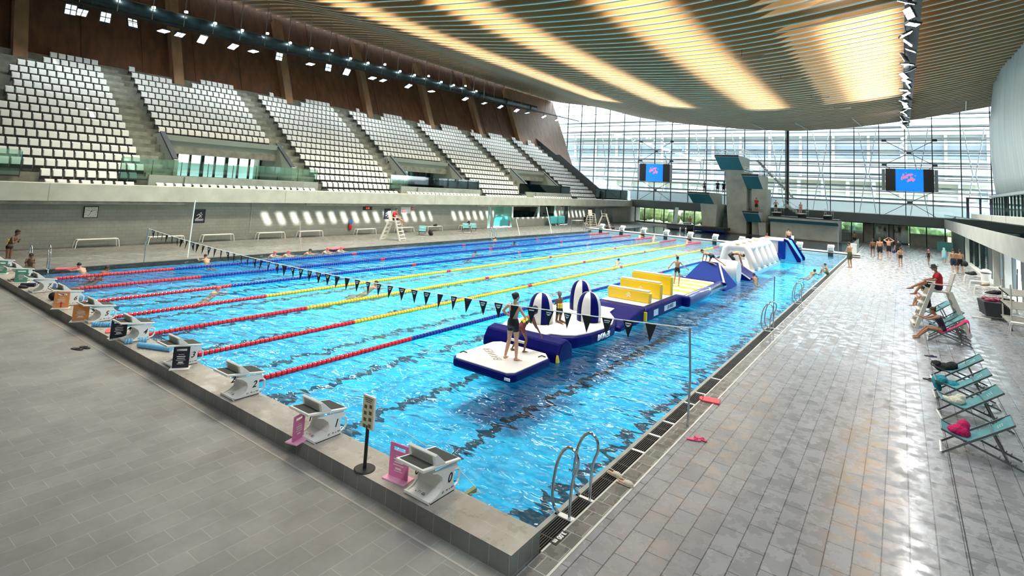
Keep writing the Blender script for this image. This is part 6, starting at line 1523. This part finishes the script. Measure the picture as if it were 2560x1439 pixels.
# pool edge and water
person('child in a yellow belt standing upright at the stand end of the starting platform', (-26.3, .40, .0), -.7, 1.60, dict(wai=(0, .03, 1.08), che=(0, .10, 1.26), nek=(0, .18, 1.42), hed=(0, .24, 1.58), sl=(-.15, .14, 1.36), el=(-.20, .22, 1.12), hl=(-.04, .32, 1.22), sr=(.15, .14, 1.36), er=(.20, .22, 1.12), hr=(.04, .32, 1.24)), 'brown', 'short', wear=(('belt', floatb), ('briefs', swim)), vox=.012, child=.05)
person('child crouching on the pool edge between the two steel ladder rails', (-24.6, .75, .02), -1.9, 1.45, dict(SIT, hed=(0, .22, .80)), 'brown', 'short', wear=(('trunks', swim),), vox=.012, child=.06)
FLOAT = dict(pel=(0, -.30, -.20), wai=(0, -.20, -.12), che=(0, -.06, .0), nek=(0, .06, .10), hed=(0, .14, .22), sl=(-.17, .02, .05), el=(-.26, .2, .0), hl=(-.22, .42, .02), sr=(.17, .02, .05), er=(.26, .2, .0), hr=(.22, .42, .02), tl=(-.09, -.34, -.22), kl=(-.12, -.70, -.34), al=(-.12, -1.05, -.30), tr=(.09, -.34, -.22), kr=(.12, -.70, -.38), ar=(.12, -1.05, -.34), fl=(0, -1), fr=(0, -1), look=(0, 1, .1))
def swimmer(label, x, y, rz=0, sk='tan', cap=None, hair='short', dz_=0., H=1.6, wear=(), vox=.015): person(label, (x, y, dz_), rz, H, FLOAT, sk, hair, wear=wear, vox=vox, cap=cap)
swimmer('bather with dark hair lying on a red float by the stand side edge', -24.1, 2.3, 2.0, 'pink', vox=.013)
swimmer('dark-haired bather with only the head above water near the platform', -22.8, 2.7, .5, 'brown', vox=.013)
swimmer('bather holding the pool edge at the foot of the tall white pole', -24.2, 7.4, 1.5, 'tan', vox=.013)
swimmer('first of the red-capped bathers along the stand side edge', -24.0, 10.8, -1.2, 'pink', 'red'); swimmer('second red-capped bather, nearer to the dark-haired one', -23.8, 11.5, -1.0, 'pink', 'red')
swimmer('dark-haired bather between the red-capped ones', -23.9, 12.9, -1.0, 'tan'); swimmer('red-capped bather beside the pinkish leaning pole', -23.9, 14.1, -1.2, 'pink', 'red'); swimmer('last red-capped bather, beside a red float', -23.9, 15.1, -1.4, 'pink', 'red')
swimmer('orange-capped swimmer under the second blue lane rope, near the platform', -16.9, 4.3, 0, 'pink', 'red', dz_=-.12); swimmer('swimmer splashing below the pennants in the yellow lanes', -14.2, 9.5, -.4, 'tan', dz_=-.08)
swimmer('dark head of a swimmer between two yellow lane ropes', -11.3, 27.5, 0, 'tan', dz_=-.12); swimmer('swimmer resting beside the blue rope behind the yellow hurdles', -7.15, 22.7, .3, 'brown')
swimmer('swimmer turned aside between the last yellow rope and the arches', -7.0, 35.2, -1, 'tan'); swimmer('dark-haired child in the water below the bending man', -3.0, 27.9, .5, 'brown')
swimmer('bather at the bulkhead under the sixth far block', -18.8, 49.6, 0, 'pink', vox=.018); swimmer('pale-capped bather at the bulkhead near the rope end', -17.0, 48.9, 0, 'pink', 'whitec', vox=.018); swimmer('bather holding a red float at the bulkhead', -13.7, 49.4, 0, 'tan', vox=.018)
swimmer('swimmer doing the crawl beyond the last blue rope', -21.4, 29.8, -1.2, 'brown', dz_=-.14, vox=.018); swimmer('distant swimmer between the blue ropes', -19.0, 22.0, 0, 'tan', dz_=-.16, vox=.018)
swimmer('swimmer in the stand side lane near the ladder', -24.0, 30.8, .2, 'tan', dz_=-.1, vox=.018)
person('child perched on the window side coping beside a bather', (-.02, 34.6, 0), 1.4, 1.30, SIT, 'tan', 'short', wear=(('trunks', olive),), vox=.014, child=.06); swimmer('bather in the water next to the child on the coping', -.75, 34.0, -.6, 'brown')
t = thing('red_float', 'red swimming float held along the stand side edge', 'float', (-24.5, 1.95, .02), 1.2); MB().box(-.4, .4, -.12, .12, 0, .06).build('body', rfoam, t, bev=.02)
t = thing('red_float', 'red float beside the last red-capped bather', 'float', (-24.9, 15.6, .02), .2); MB().box(-.2, .2, -.6, .6, 0, .07).build('body', rfoam, t, bev=.02)
t = thing('red_float', 'red float at the bulkhead beside the hidden far block', 'float', (-13.0, 49.3, .0), .2); MB().box(-.5, .5, -.14, .14, 0, .06).build('body', rfoam, t, bev=.02)
t = person('man standing on the bulkhead beside the slide tower, holding a white board', (-4.75, PY1+.9, .30), .3, 1.76, dict(el=(-.22, .05, 1.14), hl=(-.18, .2, .98)), 'pink', 'short', wear=(('trunks', swim),), vox=.014)
t = thing('white_board', 'white board held by the man standing on the bulkhead', 'board', (-4.42, PY1+.95, 1.02), .3); MB().box(-.12, .12, -.02, .02, 0, .38).build('board', white, t, bev=.01)
# towers and far side
person('person standing alone on the middle height platform', (-18.2, 70.6, 5.22), 0, 1.55, {}, 'brown', 'short', wear=(('trunks', swim),), vox=.018)
person('person in black leaning on the rail of the middle height platform', (-16.9, 72.4, 5.22), 0, 1.75, {}, 'tan', 'short', wear=(('shirt', blackc), ('shorts', blackc)), vox=.018)
person('dark-clad person half hidden behind the tallest tower', (-16.4, 73.6, 5.22), 0, 1.70, {}, 'tan', 'short', wear=(('shirt', blackc), ('shorts', blackc)), vox=.018)
person('person in a red shirt standing on the low platform', (-11.35, 69.9, 3.07), PI, 1.80, {}, 'tan', 'short', wear=(('shirt', redsh), ('shorts', blackc)), vox=.018)
person('child in dark trunks waiting on the springboard next to the low platform', (-9.05, 69.9, 3.19), PI, 1.50, dict(HIPS), 'tan', 'short', wear=(('trunks', swim),), vox=.018)
person('child standing on the middle springboard', (-6.2, 69.6, 3.19), PI, 1.40, {}, 'pink', 'short', wear=(('briefs', mat('pinkish_trunks', (.4, .15, .12), .7)),), vox=.018)
person('dark-clothed person sitting near the far lifeguard chairs', (-30.2, 58.5, .45), -.6, 1.7, SEAT, 'tan', 'short', wear=(('shirt', blackc), ('shorts', blackc)), vox=.018)
person('first of two dark figures sitting at the diving pool edge', (-24.0, BY1+.5, .02), -.3, 1.5, SIT, 'dark', 'short', wear=(('suit', swim),), vox=.018); person('second dark figure sitting at the diving pool edge', (-23.2, BY1+.5, .02), .2, 1.5, SIT, 'dark', 'short', wear=(('suit', swim),), vox=.018)
person('person behind the low springboard block in a pinkish top', (-20.9, 73.2, 0), PI, 1.75, {}, 'pink', 'short', wear=(('shirt', mat('dull_pink_shirt', (.45, .2, .2), .8)), ('shorts', blackc)), vox=.018)
person('shadowy person before the far ground floor windows', (-.4, 66.5, 0), .2, 1.65, {}, 'brown', 'short', wear=(('trunks', swim),), vox=.018)
